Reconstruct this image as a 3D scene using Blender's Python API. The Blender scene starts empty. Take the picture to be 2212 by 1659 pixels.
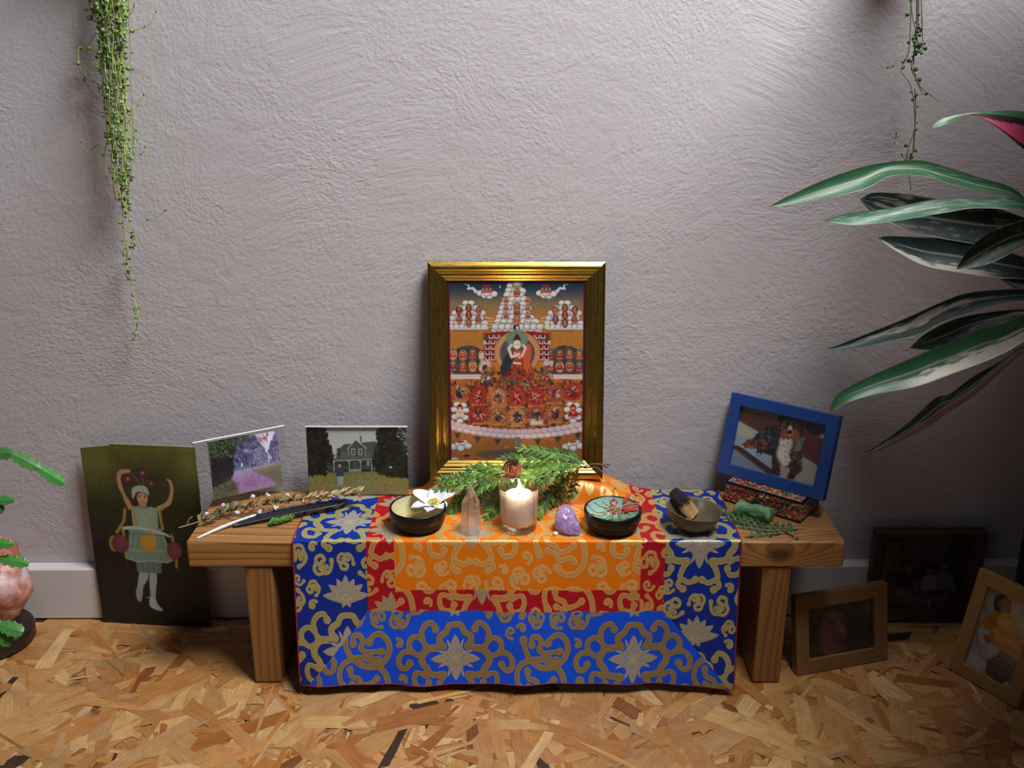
import bpy, math, random
import numpy as np
from mathutils import Vector, Matrix

# ------------------------------------------------------------------ camera, world, lights
SC = bpy.context.scene
F, PITCH, CX, CY = 2150.0, math.radians(19.3), 1106.0, 829.5
CAM = Vector((0.0, -1.364, 0.855))
cd = bpy.data.cameras.new('camera'); cam = bpy.data.objects.new('camera', cd)
SC.collection.objects.link(cam); SC.camera = cam
cd.sensor_fit = 'HORIZONTAL'; cd.sensor_width = 36.0; cd.lens = 36.0 * F / 2212.0
cd.clip_start = 0.01
cam.location = CAM; cam.rotation_euler = (math.pi / 2 - PITCH, 0, 0)

w = bpy.data.worlds.new('room'); SC.world = w; w.use_nodes = True
w.node_tree.nodes['Background'].inputs[0].default_value = (0.70, 0.72, 1.0, 1)
w.node_tree.nodes['Background'].inputs[1].default_value = 0.055

def area(name, loc, target, size, power, col):
    l = bpy.data.lights.new(name, 'AREA'); l.shape = 'RECTANGLE'; l.size, l.size_y = size
    l.energy = power; l.color = col
    o = bpy.data.objects.new(name, l); SC.collection.objects.link(o); o.location = loc
    o.rotation_euler = (Vector(target) - Vector(loc)).to_track_quat('-Z', 'Y').to_euler()
    return o
area('skylight', (0.60, -0.74, 2.2), (-0.22, -0.02, 0.42), (0.8, 0.5), 66.0, (0.97, 0.985, 1.0))
area('room_fill', (-1.9, -2.6, 1.7), (0, 0, 0.4), (1.4, 1.3), 1.8, (1.0, 0.95, 0.9))  # added soft fill from the room side, lifts the front faces
SC.view_settings.view_transform = 'Standard'; SC.view_settings.look = 'None'
SC.view_settings.exposure = 0.0; SC.view_settings.gamma = 1.0
SC.view_settings.use_curve_mapping = False

random.seed(7); RNG = np.random.default_rng(7)
BH = 0.223                     # bench top height
ZT = BH + 0.0022               # top of the cloth on the bench

def ray(u, v):
    x, y = (u - CX) / F, -(v - CY) / F
    c, s = math.cos(PITCH), math.sin(PITCH)
    return Vector((x, c + y * s, -s + y * c))
def P(u, v, y=None, z=None):
    d = ray(u, v)
    t = (y - CAM.y) / d.y if y is not None else (z - CAM.z) / d.z
    return CAM + d * t
def proj(p):
    d = Vector(p) - CAM; c, s = math.cos(PITCH), math.sin(PITCH)
    zc = d.y * c - d.z * s; yc = d.y * s + d.z * c
    return CX + F * d.x / zc, CY - F * yc / zc

def lin(c):
    if isinstance(c, str):
        c = [int(c[i:i + 2], 16) / 255 for i in (1, 3, 5)]
    return tuple(x / 12.92 if x <= 0.04045 else ((x + 0.055) / 1.055) ** 2.4 for x in c)
def srgb(c):
    return np.array([int(c[i:i + 2], 16) / 255 for i in (1, 3, 5)])
def lin_np(a):
    return np.where(a <= 0.04045, a / 12.92, ((np.clip(a, 0, 1) + 0.055) / 1.055) ** 2.4)

# ------------------------------------------------------------------ object helpers
def link(o, parent=None):
    SC.collection.objects.link(o)
    if parent is not None: o.parent = parent
    return o
def tag(o, label=None, cat=None, group=None, kind=None):
    for k, v in (('label', label), ('category', cat), ('group', group), ('kind', kind)):
        if v: o[k] = v
    return o
def thing(name, label, cat, loc=(0, 0, 0), rz=0.0, group=None, mat=None):
    o = bpy.data.objects.new(name, None); o.empty_display_size = 0.02; link(o)
    if mat is not None: o.matrix_world = mat
    else: o.location = loc; o.rotation_euler = (0, 0, rz)
    return tag(o, label, cat, group)
def mesh(name, V, Fc, mat, parent=None, smooth=False, col=None, thread=None, uv=None, loc=None):
    me = bpy.data.meshes.new(name)
    V = np.asarray(V, dtype=np.float32).reshape(-1, 3)
    if isinstance(Fc, np.ndarray):
        n, k = Fc.shape
        me.vertices.add(len(V)); me.vertices.foreach_set('co', V.ravel())
        me.loops.add(n * k); me.loops.foreach_set('vertex_index', Fc.astype(np.int32).ravel())
        me.polygons.add(n); me.polygons.foreach_set('loop_start', np.arange(0, n * k, k, dtype=np.int32))
        me.update(calc_edges=True)
    else:
        me.from_pydata(V.tolist(), [], Fc)
    me.validate()
    if col is not None:
        a = me.color_attributes.new('Col', 'FLOAT_COLOR', 'POINT')
        c = np.ones((len(V), 4), dtype=np.float32); c[:, :3] = np.asarray(col).reshape(-1, 3)
        a.data.foreach_set('color', c.ravel())
    if thread is not None:
        a = me.attributes.new('thread', 'FLOAT', 'POINT'); a.data.foreach_set('value', np.asarray(thread, dtype=np.float32).ravel())
    if uv is not None:
        a = me.attributes.new('luv', 'FLOAT_VECTOR', 'POINT')
        u3 = np.zeros((len(V), 3), dtype=np.float32); uv = np.asarray(uv); u3[:, :uv.shape[1]] = uv
        a.data.foreach_set('vector', u3.ravel())
    if smooth:
        me.polygons.foreach_set('use_smooth', np.ones(len(me.polygons), dtype=bool))
    me.materials.append(mat)
    o = bpy.data.objects.new(name, me)
    if loc is not None: o.location = loc
    return link(o, parent)

class MB:                       # collects shapes of ONE object
    def __init__(s): s.V = []; s.F = []; s.C = []; s.U = []; s.T = []
    def add(s, V, Fc, col=None, uv=None):
        n = len(s.V); s.V += [tuple(v) for v in V]; s.F += [tuple(i + n for i in f) for f in Fc]
        if col is not None: s.C += [tuple(col)] * len(V) if not hasattr(col[0], '__len__') else [tuple(c) for c in col]
        if uv is not None: s.U += [tuple(u) for u in uv]
        return s
    def box(s, lo, hi, **k):
        (a, b, c), (d, e, f) = lo, hi
        V = [(x, y, z) for x in (a, d) for y in (b, e) for z in (c, f)]
        return s.add(V, [(0, 1, 3, 2), (4, 6, 7, 5), (0, 4, 5, 1), (2, 3, 7, 6), (0, 2, 6, 4), (1, 5, 7, 3)], **k)
    def bbox(s, lo, hi, b=0.002, **k):   # bevelled box via 3 crossing extents hull
        (x0, y0, z0), (x1, y1, z1) = lo, hi
        V, idx = [], {}
        def vi(p):
            if p not in idx: idx[p] = len(V); V.append(p)
            return idx[p]
        X, Y, Z = (x0, x1), (y0, y1), (z0, z1)
        sg = (1, -1); Fc = []
        def c(i, j, kk, ax):
            p = [X[i] + b * sg[i], Y[j] + b * sg[j], Z[kk] + b * sg[kk]]
            p[ax] = (X, Y, Z)[ax][(i, j, kk)[ax]]
            return vi(tuple(p))
        for ax in range(3):
            o1, o2 = [a for a in range(3) if a != ax]
            for sgn in (0, 1):
                q = []
                for a1, a2 in ((0, 0), (1, 0), (1, 1), (0, 1)):
                    ijk = [0, 0, 0]; ijk[ax] = sgn; ijk[o1] = a1; ijk[o2] = a2; q.append(c(*ijk, ax))
                Fc.append(q)
        for ax in range(3):            # edges along ax
            o1, o2 = [a for a in range(3) if a != ax]
            for a1 in (0, 1):
                for a2 in (0, 1):
                    q = []
                    for e in (0, 1):
                        ijk = [0, 0, 0]; ijk[ax] = e; ijk[o1] = a1; ijk[o2] = a2
                        q.append((c(*ijk, o1), c(*ijk, o2)))
                    Fc.append([q[0][0], q[0][1], q[1][1], q[1][0]])
        for i in (0, 1):
            for j in (0, 1):
                for kk in (0, 1): Fc.append([c(i, j, kk, 0), c(i, j, kk, 1), c(i, j, kk, 2)])
        return s.add(V, Fc, **k)
    def tube(s, pts, rad, n=8, cap=True, **k):
        pts = [Vector(p) for p in pts]
        if not hasattr(rad, '__len__'): rad = [rad] * len(pts)
        V, Fc = [], []; up = Vector((0, 0, 1)); prev = None
        for i, p in enumerate(pts):
            t = (pts[min(i + 1, len(pts) - 1)] - pts[max(i - 1, 0)])
            t = t.normalized() if t.length > 1e-9 else Vector((0, 0, 1))
            a = prev if prev is not None else (up if abs(t.z) < 0.9 else Vector((1, 0, 0)))
            a = (a - t * a.dot(t)).normalized(); prev = a; b = t.cross(a)
            for j in range(n):
                an = 2 * math.pi * j / n; V.append(p + (a * math.cos(an) + b * math.sin(an)) * rad[i])
        for i in range(len(pts) - 1):
            for j in range(n):
                Fc.append((i * n + j, i * n + (j + 1) % n, (i + 1) * n + (j + 1) % n, (i + 1) * n + j))
        if cap: Fc += [tuple(range(n))[::-1], tuple((len(pts) - 1) * n + j for j in range(n))]
        return s.add(V, Fc, **k)
    def lathe(s, prof, n=64, c=(0, 0, 0), close=False, wob=None, cap=True, **k):
        V, Fc = [], []
        for (r, z) in prof:
            for j in range(n):
                an = 2 * math.pi * j / n; rr = r * (wob(an, z) if wob else 1)
                V.append((c[0] + rr * math.cos(an), c[1] + rr * math.sin(an), c[2] + z))
        m = len(prof)
        for i in range(m - 1 + (1 if close else 0)):
            for j in range(n):
                a, b = i * n, ((i + 1) % m) * n; Fc.append((a + j, a + (j + 1) % n, b + (j + 1) % n, b + j))
        if not close and cap:
            if prof[0][0] > 1e-6: Fc.append(tuple(range(n))[::-1])
            if prof[-1][0] > 1e-6: Fc.append(tuple((m - 1) * n + j for j in range(n)))
        return s.add(V, Fc, **k)
    def ell(s, c, r, n=8, m=6, M=None, **k):
        V, Fc = [], []; c = Vector(c)
        for i in range(m + 1):
            ph = math.pi * i / m
            for j in range(n):
                th = 2 * math.pi * j / n
                p = Vector((r[0] * math.sin(ph) * math.cos(th), r[1] * math.sin(ph) * math.sin(th), r[2] * math.cos(ph)))
                V.append(c + (M @ p if M is not None else p))
        for i in range(m):
            for j in range(n): Fc.append((i * n + j, (i + 1) * n + j, (i + 1) * n + (j + 1) % n, i * n + (j + 1) % n))
        return s.add(V, Fc, **k)
    def build(s, name, mat, parent=None, smooth=False, loc=None):
        return mesh(name, s.V, s.F, mat, parent, smooth, col=s.C or None, uv=s.U or None, loc=loc)

def grid(nx, ny):
    i = np.arange(ny - 1)[:, None] * nx + np.arange(nx - 1)[None, :]
    return np.stack([i, i + 1, i + nx + 1, i + nx], -1).reshape(-1, 4)

def smooth_path(pts, n=8):
    pts = [Vector(p) for p in pts]; out = []
    for i in range(len(pts) - 1):
        p0, p1, p2, p3 = pts[max(i - 1, 0)], pts[i], pts[i + 1], pts[min(i + 2, len(pts) - 1)]
        for k in range(n):
            t = k / n
            out.append(0.5 * ((2 * p1) + (p2 - p0) * t + (2 * p0 - 5 * p1 + 4 * p2 - p3) * t * t + (3 * p1 - p0 - 3 * p2 + p3) * t ** 3))
    return out + [pts[-1]]

# ------------------------------------------------------------------ materials
def nodes(name):
    m = bpy.data.materials.new(name); m.use_nodes = True
    nt = m.node_tree; return m, nt, nt.nodes['Principled BSDF']
def N(nt, typ, ins=None, **props):
    n = nt.nodes.new(typ)
    for k, v in props.items(): setattr(n, k, v)
    for k, v in (ins or {}).items():
        if isinstance(v, bpy.types.NodeSocket): nt.links.new(v, n.inputs[k])
        else: n.inputs[k].default_value = v
    return n
def MATH(nt, op, a, b=0.0, c=0.0):
    n = nt.nodes.new('ShaderNodeMath'); n.operation = op
    for i, v in enumerate((a, b, c)):
        if isinstance(v, bpy.types.NodeSocket): nt.links.new(v, n.inputs[i])
        else: n.inputs[i].default_value = v
    return n.outputs[0]
def VM(nt, op, a, b=(0, 0, 0)):
    n = nt.nodes.new('ShaderNodeVectorMath'); n.operation = op
    for i, v in enumerate((a, b)):
        if isinstance(v, bpy.types.NodeSocket): nt.links.new(v, n.inputs[i])
        else: n.inputs[i].default_value = v
    return n
def mixc(nt, f, a, b, blend='MIX'):
    n = nt.nodes.new('ShaderNodeMix'); n.data_type = 'RGBA'; n.blend_type = blend
    for i, v in ((0, f), (6, a), (7, b)):
        if isinstance(v, bpy.types.NodeSocket): nt.links.new(v, n.inputs[i])
        else: n.inputs[i].default_value = v if i == 0 else (*v[:3], 1)
    return n.outputs[2]
def ramp(nt, fac, stops):
    n = nt.nodes.new('ShaderNodeValToRGB'); nt.links.new(fac, n.inputs[0]); e = n.color_ramp.elements
    while len(e) < len(stops): e.new(0.5)
    for k, (p, c) in enumerate(stops): e[k].position = p; e[k].color = (*c[:3], 1)
    return n.outputs[0]
def bump(nt, b, h, strength=0.5, dist=0.002):
    n = N(nt, 'ShaderNodeBump', {'Height': h, 'Strength': strength, 'Distance': dist}); nt.links.new(n.outputs[0], b.inputs['Normal']); return n

def simple(name, c, rough=0.5, metal=0.0, noise=0.0, scale=200, bmp=0.0, bdist=0.001, coat=0.0, sheen=0.0, sss=0.0, coord='Object'):
    m, nt, b = nodes(name); c = lin(c) if isinstance(c, str) else c
    b.inputs['Roughness'].default_value = rough; b.inputs['Metallic'].default_value = metal
    b.inputs['Coat Weight'].default_value = coat; b.inputs['Sheen Weight'].default_value = sheen
    tc = N(nt, 'ShaderNodeTexCoord')
    nz = N(nt, 'ShaderNodeTexNoise', {'Vector': tc.outputs[coord], 'Scale': scale, 'Detail': 4.0})
    col = mixc(nt, nz.outputs[0], tuple(x * (1 - noise) for x in c), tuple(min(1, x * (1 + noise)) for x in c))
    nt.links.new(col, b.inputs['Base Color'])
    if sss: b.inputs['Subsurface Weight'].default_value = sss; b.inputs['Subsurface Scale'].default_value = 0.01
    if bmp: bump(nt, b, nz.outputs[0], bmp, bdist)
    return m
def attr_mat(name, rough=0.5, metal=0.0, coat=0.0, noise=0.15, scale=300, bmp=0.15, bdist=0.0005, trans=0.0, spec=0.5):
    m, nt, b = nodes(name)
    at = N(nt, 'ShaderNodeAttribute', attribute_name='Col')
    tc = N(nt, 'ShaderNodeTexCoord'); nz = N(nt, 'ShaderNodeTexNoise', {'Vector': tc.outputs['Object'], 'Scale': scale, 'Detail': 3.0})
    v = N(nt, 'ShaderNodeMapRange', {'Value': nz.outputs[0], 'From Min': 0.3, 'From Max': 0.7, 'To Min': 1 - noise, 'To Max': 1 + noise}).outputs[0]
    col = VM(nt, 'SCALE', at.outputs['Color']); nt.links.new(v, col.inputs['Scale'])
    nt.links.new(col.outputs[0], b.inputs['Base Color'])
    b.inputs['Roughness'].default_value = rough; b.inputs['Metallic'].default_value = metal; b.inputs['Coat Weight'].default_value = coat
    b.inputs['Specular IOR Level'].default_value = spec
    if bmp: bump(nt, b, nz.outputs[0], bmp, bdist)
    if trans:
        t = N(nt, 'ShaderNodeBsdfTranslucent', {'Color': col.outputs[0]}); mx = N(nt, 'ShaderNodeMixShader', {0: trans, 1: b.outputs[0], 2: t.outputs[0]})
        nt.links.new(mx.outputs[0], nt.nodes['Material Output'].inputs[0])
    return m
def pane_mat(name, tint=(1, 1, 1), gloss=0.02, ior=1.45, rough=0.02):
    m = bpy.data.materials.new(name); m.use_nodes = True; nt = m.node_tree; nt.nodes.remove(nt.nodes['Principled BSDF'])
    fr = N(nt, 'ShaderNodeFresnel', {'IOR': ior}); tr = N(nt, 'ShaderNodeBsdfTransparent', {'Color': (*tint, 1)})
    gl = N(nt, 'ShaderNodeBsdfGlossy', {'Roughness': rough})
    ge = N(nt, 'ShaderNodeNewGeometry'); fac = MATH(nt, 'MULTIPLY', MATH(nt, 'ADD', fr.outputs[0], gloss), MATH(nt, 'SUBTRACT', 1.0, ge.outputs['Backfacing']))
    mx = N(nt, 'ShaderNodeMixShader', {0: fac, 1: tr.outputs[0], 2: gl.outputs[0]})
    nt.links.new(mx.outputs[0], nt.nodes['Material Output'].inputs[0]); return m

def wood_mat(name, axis, light, dark, scale=1.0, off=(0, 0.05, -0.06), knot=None, rough=0.5):
    """growth rings around a line parallel to `axis` running outside the board"""
    m, nt, b = nodes(name)
    tc = N(nt, 'ShaderNodeTexCoord'); co = tc.outputs['Object']
    st = [1.0, 1.0, 1.0]; st[axis] = 0.10
    base = VM(nt, 'ADD', VM(nt, 'MULTIPLY', co, tuple(st)).outputs[0], off).outputs[0]
    nz = N(nt, 'ShaderNodeTexNoise', {'Vector': base, 'Scale': 16.0 * scale, 'Detail': 2.0})
    ds = VM(nt, 'SCALE', VM(nt, 'SUBTRACT', nz.outputs['Color'], (0.5, 0.5, 0.5)).outputs[0]); ds.inputs['Scale'].default_value = 0.035 / scale
    q = VM(nt, 'ADD', base, ds.outputs[0]).outputs[0]
    sx = N(nt, 'ShaderNodeSeparateXYZ', {0: q})
    ax = [i for i in range(3) if i != axis]
    r = MATH(nt, 'SQRT', MATH(nt, 'ADD', MATH(nt, 'POWER', MATH(nt, 'ABSOLUTE', sx.outputs[ax[0]]), 2.0), MATH(nt, 'POWER', MATH(nt, 'ABSOLUTE', sx.outputs[ax[1]]), 2.0)))
    kd = None
    if knot:
        dv = VM(nt, 'MULTIPLY', VM(nt, 'SUBTRACT', co, knot[0]).outputs[0], (0.62, 1, 1)).outputs[0]
        kd = VM(nt, 'LENGTH', dv).outputs['Value']
        g = MATH(nt, 'MULTIPLY', MATH(nt, 'EXPONENT', MATH(nt, 'MULTIPLY', kd, -1.0 / knot[1])), knot[2])
        r = MATH(nt, 'SUBTRACT', r, g)
    ring = MATH(nt, 'FRACT', MATH(nt, 'MULTIPLY', r, 210.0 * scale))
    col = ramp(nt, ring, [(0.0, light), (0.55, tuple(a * 0.75 + c * 0.25 for a, c in zip(light, dark))), (0.9, dark), (1.0, light)])
    fst = [900.0, 900.0, 900.0]; fst[axis] = 25.0
    fine = N(nt, 'ShaderNodeTexNoise', {'Vector': VM(nt, 'MULTIPLY', co, tuple(fst)).outputs[0], 'Scale': 1.0, 'Detail': 2.0})
    col = mixc(nt, MATH(nt, 'MULTIPLY', fine.outputs[0], 0.45), col, tuple(x * 0.55 for x in dark))
    big = N(nt, 'ShaderNodeTexNoise', {'Vector': base, 'Scale': 9.0, 'Detail': 1.0})
    col = mixc(nt, MATH(nt, 'MULTIPLY', big.outputs[0], 0.35), col, tuple(x * 1.1 for x in light))
    if knot:
        k = N(nt, 'ShaderNodeMapRange', {'Value': kd, 'From Min': knot[3], 'From Max': knot[3] * 0.55, 'To Min': 0.0, 'To Max': 0.85}).outputs[0]
        col = mixc(nt, k, col, tuple(x * 0.35 for x in dark))
    nt.links.new(col, b.inputs['Base Color']); b.inputs['Roughness'].default_value = rough
    bump(nt, b, ring, 0.15, 0.0004)
    return m
# ------------------------------------------------------------------ a small painter for printed pictures (colours of the prints themselves)
def homog(src, dst):
    A = []
    for (x, y), (u, v) in zip(src, dst):
        A.append([x, y, 1, 0, 0, 0, -u * x, -u * y, -u]); A.append([0, 0, 0, x, y, 1, -v * x, -v * y, -v])
    return np.linalg.svd(np.array(A, float))[2][-1].reshape(3, 3)
class Paint:
    def __init__(s, w, h, corners, bg='#808080'):
        s.w, s.h = w, h; s.a = np.zeros((h, w, 3)) + srgb(bg)
        s.H = homog(corners, [(0, 0), (w, 0), (w, h), (0, h)])
        s.k = w / (math.hypot(corners[1][0] - corners[0][0], corners[1][1] - corners[0][1]))
    def T(s, pts):
        p = np.array([[x, y, 1.0] for x, y in pts]) @ s.H.T; return p[:, :2] / p[:, 2:]
    def _box(s, q, m):
        x0, y0 = np.floor(q.min(0) - m).astype(int); x1, y1 = np.ceil(q.max(0) + m).astype(int)
        x0, y0, x1, y1 = max(x0, 0), max(y0, 0), min(x1, s.w), min(y1, s.h)
        if x1 <= x0 or y1 <= y0: return None
        Y, X = np.mgrid[y0:y1, x0:x1]; return (slice(y0, y1), slice(x0, x1)), X + 0.5, Y + 0.5
    def _mix(s, sl, al, c):
        c = srgb(c) if isinstance(c, str) else c
        al = np.clip(al, 0, 1)[..., None]; s.a[sl] = s.a[sl] * (1 - al) + c * al
    def poly(s, pts, c, soft=1.0, a=1.0, smooth=False):
        if smooth:
            pv = [Vector((x, y, 0)) for x, y in pts]; n = len(pv); o = []
            for i in range(n):
                p0, p1, p2, p3 = pv[i - 1], pv[i], pv[(i + 1) % n], pv[(i + 2) % n]
                for k in range(4):
                    t = k / 4; r = 0.5 * ((2 * p1) + (p2 - p0) * t + (2 * p0 - 5 * p1 + 4 * p2 - p3) * t * t + (3 * p1 - p0 - 3 * p2 + p3) * t ** 3); o.append((r.x, r.y))
            pts = o
        q = s.T(pts); b = s._box(q, soft + 1)
        if b is None: return
        sl, X, Y = b; d = np.full(X.shape, 1e9); ins = np.zeros(X.shape, bool)
        for i in range(len(q)):
            (ax, ay), (bx, by) = q[i - 1], q[i]
            ex, ey = bx - ax, by - ay; L = ex * ex + ey * ey + 1e-12
            t = np.clip(((X - ax) * ex + (Y - ay) * ey) / L, 0, 1)
            d = np.minimum(d, np.hypot(X - ax - t * ex, Y - ay - t * ey))
            if ay != by:
                ins ^= ((ay > Y) != (by > Y)) & (X < (bx - ax) * (Y - ay) / (by - ay) + ax)
        sd = np.where(ins, d, -d); s._mix(sl, (0.5 + sd / soft) * a, c)
    def line(s, pts, w, c, a=1.0, soft=1.0):
        q = s.T(pts); ws = (w if hasattr(w, '__len__') else [w] * len(pts)); b = s._box(q, max(ws) * s.k + 2)
        if b is None: return
        sl, X, Y = b; al = np.zeros(X.shape)
        for i in range(1, len(q)):
            (ax, ay), (bx, by) = q[i - 1], q[i]; ex, ey = bx - ax, by - ay; L = ex * ex + ey * ey + 1e-12
            t = np.clip(((X - ax) * ex + (Y - ay) * ey) / L, 0, 1); r = (ws[i - 1] + (ws[i] - ws[i - 1]) * t) * s.k / 2
            al = np.maximum(al, 0.5 + (r - np.hypot(X - ax - t * ex, Y - ay - t * ey)) / soft)
        s._mix(sl, np.clip(al, 0, 1) * a, c)
    def ell(s, x, y, rx, ry, c, a=1.0, soft=1.0, ang=0):
        n = 20; ca, sa = math.cos(ang), math.sin(ang)
        s.poly([(x + rx * math.cos(t) * ca - ry * math.sin(t) * sa, y + rx * math.cos(t) * sa + ry * math.sin(t) * ca) for t in [2 * math.pi * i / n for i in range(n)]], c, soft, a)
    def vgrad(s, stops):
        y = np.linspace(0, 1, s.h); ps = [p for p, _ in stops]
        for k in range(3): s.a[:, :, k] = np.interp(y, ps, [srgb(c)[k] for _, c in stops])[:, None]
    def noise(s, amp, cell=3, mono=True):
        gh, gw = s.h // cell + 2, s.w // cell + 2
        g = RNG.normal(0, 1, (gh, gw, 1 if mono else 3)); Y, X = np.mgrid[0:s.h, 0:s.w] / cell
        y0, x0 = Y.astype(int), X.astype(int); fy, fx = (Y - y0)[..., None], (X - x0)[..., None]
        v = g[y0, x0] * (1 - fy) * (1 - fx) + g[y0 + 1, x0] * fy * (1 - fx) + g[y0, x0 + 1] * (1 - fy) * fx + g[y0 + 1, x0 + 1] * fy * fx
        s.a = np.clip(s.a + v * amp, 0, 1)
    def scatter(s, pts_poly, n, r, cols, a=0.8, soft=1.5):
        xs = [p[0] for p in pts_poly]; ys = [p[1] for p in pts_poly]; k = 0; q = pts_poly
        while k < n:
            x, y = random.uniform(min(xs), max(xs)), random.uniform(min(ys), max(ys)); ins = False
            for i in range(len(q)):
                (ax, ay), (bx, by) = q[i - 1], q[i]
                if (ay > y) != (by > y) and x < (bx - ax) * (y - ay) / (by - ay) + ax: ins = not ins
            k += 1
            if ins: s.ell(x, y, r * random.uniform(.5, 1.3), r * random.uniform(.4, 1.0), random.choice(cols), a, soft, random.uniform(0, 3))

def print_mesh(name, pic, W, H, mat, parent, z=0.0, thick=0.0008, y0=0.0, outline=None):
    """picture sheet in its parent's xy plane, centred on x, bottom at y0, facing +z; colours per vertex"""
    nx, ny = pic.w + 1, pic.h + 1
    xs = np.linspace(-W / 2, W / 2, nx); ys = np.linspace(H, 0, ny) + y0
    X, Y = np.meshgrid(xs, ys)
    if outline is not None: X, Y = outline(X, Y)
    C = np.pad(pic.a, ((0, 1), (0, 1), (0, 0)), 'edge'); C[1:, 1:] = (C[1:, 1:] + C[:-1, :-1]) / 2
    V = np.stack([X, Y, np.full_like(X, z)], -1).reshape(-1, 3); Fc = grid(nx, ny)[:, ::-1]
    n0 = len(V); B = V.copy(); B[:, 2] -= thick                      # back sheet + rim
    rim = np.concatenate([np.arange(nx), np.arange(1, ny) * nx + nx - 1, (ny - 1) * nx + np.arange(nx - 2, -1, -1), np.arange(ny - 2, 0, -1) * nx])
    rb = V[rim].copy(); rb[:, 2] -= thick; k = len(rim); i = np.arange(k)
    Fr = np.stack([rim[i], n0 + i, n0 + (i + 1) % k, rim[(i + 1) % k]], -1)[:, ::-1]
    V2 = np.concatenate([V, rb]); Cc = np.concatenate([lin_np(C.reshape(-1, 3)), np.tile([lin((.75, .73, .68))], (k, 1))])
    me = mesh(name, V2, np.concatenate([Fc, Fr]), mat, parent, col=Cc)
    return me

def lean(BL, BR, TL, z0, deg):
    """pose of an upright rectangle: bottom corners on z0 (pixels), leaning back by deg; returns matrix, W, H"""
    a, b = P(*BL, z=z0), P(*BR, z=z0); X = (b - a); W = X.length; X.normalize()
    bk = Vector((-X.y, X.x, 0)); best = None
    degs = [deg] if deg is not None else [d * 0.5 for d in range(0, 70)]
    for dg in degs:
        Y = Vector((0, 0, 1)) * math.cos(math.radians(dg)) + bk * math.sin(math.radians(dg))
        for k in range(20, 400):
            h = k * 0.001; u, v = proj(a + Y * h); e = abs(v - TL[1]) + (abs(u - TL[0]) if deg is None else 0)
            if best is None or e < best[0]: best = (e, dg, h, Y)
    _, dg, h, Y = best; Z = X.cross(Y)
    M = Matrix((( X.x, Y.x, Z.x, 0), (X.y, Y.y, Z.y, 0), (X.z, Y.z, Z.z, 0), (0, 0, 0, 1)))
    o = (a + b) / 2; M.translation = o
    print('LEAN', [round(c, 3) for c in o], 'W %.3f H %.3f deg %.1f yaw %.1f' % (W, h, dg, math.degrees(math.atan2(X.y, X.x))), 'TR', [round(c) for c in proj(b + Y * h)], 'TL', [round(c) for c in proj(a + Y * h)])
    return M, W, h

def frame_mesh(name, W, H, prof, mat, parent, back=0.0):
    """mitred moulding; prof = [(inset, z)...] from outer to inner, local xy plane, bottom at y=0"""
    V, Fc, U = [], [], []; m = len(prof)
    for (d, z) in prof:
        x0, x1, y0, y1 = -W / 2 + d, W / 2 - d, d, H - d
        V += [(x0, y0, z), (x1, y0, z), (x1, y1, z), (x0, y1, z)]
    # separate strips per side so that grain follows each rail
    VV, FF, UU = [], [], []
    for sd in range(4):
        for i in range(m - 1):
            a, b = V[i * 4 + sd], V[i * 4 + (sd + 1) % 4]; c, d = V[(i + 1) * 4 + (sd + 1) % 4], V[(i + 1) * 4 + sd]
            n = len(VV); VV += [a, b, c, d]; FF.append((n, n + 1, n + 2, n + 3))
            for p in (a, b, c, d):
                al = p[0] if sd % 2 == 0 else p[1]; ac = p[1] if sd % 2 == 0 else p[0]
                UU.append((al + sd * 3.1, ac, p[2]))
    return mesh(name, VV, FF, mat, parent, uv=UU)
def pbox(name, x0, x1, y0, y1, z0, z1, mat, parent, b=0.001):
    return MB().bbox((x0, y0, z0), (x1, y1, z1), b).build(name, mat, parent)
# ------------------------------------------------------------------ the room
def wall_material():
    m, nt, b = nodes('painted_plaster')
    tc = N(nt, 'ShaderNodeTexCoord'); co = tc.outputs['Object']
    n0 = N(nt, 'ShaderNodeTexNoise', {'Vector': co, 'Scale': 2.2, 'Detail': 2.0})
    rot = N(nt, 'ShaderNodeVectorRotate', {'Vector': co, 'Angle': MATH(nt, 'MULTIPLY', n0.outputs[0], 0.7)}, rotation_type='Y_AXIS')
    st = VM(nt, 'MULTIPLY', rot.outputs[0], (0.8, 1.0, 1.0)).outputs[0]
    a = N(nt, 'ShaderNodeTexNoise', {'Vector': st, 'Scale': 175.0, 'Detail': 3.0, 'Roughness': 0.5, 'Distortion': 0.5})
    c = N(nt, 'ShaderNodeTexNoise', {'Vector': co, 'Scale': 190.0, 'Detail': 2.0})
    d = N(nt, 'ShaderNodeTexNoise', {'Vector': st, 'Scale': 34.0, 'Detail': 2.0, 'Distortion': 0.6})
    e = N(nt, 'ShaderNodeTexNoise', {'Vector': co, 'Scale': 6.0, 'Detail': 2.0})
    am = N(nt, 'ShaderNodeMapRange', {'Value': e.outputs[0], 'From Min': 0.35, 'From Max': 0.65, 'To Min': 0.3, 'To Max': 1.0}).outputs[0]
    h = MATH(nt, 'ADD', MATH(nt, 'MULTIPLY', MATH(nt, 'MULTIPLY', a.outputs[0], am), 1.0), MATH(nt, 'ADD', MATH(nt, 'MULTIPLY', c.outputs[0], 0.35), MATH(nt, 'MULTIPLY', d.outputs[0], 0.9)))
    bump(nt, b, h, 0.45, 0.0030)
    big = N(nt, 'ShaderNodeTexNoise', {'Vector': co, 'Scale': 3.0, 'Detail': 2.0})
    nt.links.new(mixc(nt, big.outputs[0], lin('#b0a9ab'), lin('#bcb6b8')), b.inputs['Base Color']); b.inputs['Roughness'].default_value = 0.8
    b.inputs['Specular IOR Level'].default_value = 0.2
    return m
wt = 0.0087
wall = MB().box((-2.2, 0, -0.02), (2.2, 0.08, 2.6)).build('wall_back', wall_material()); wall.rotation_euler.z = wt; tag(wall, kind='structure')
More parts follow.
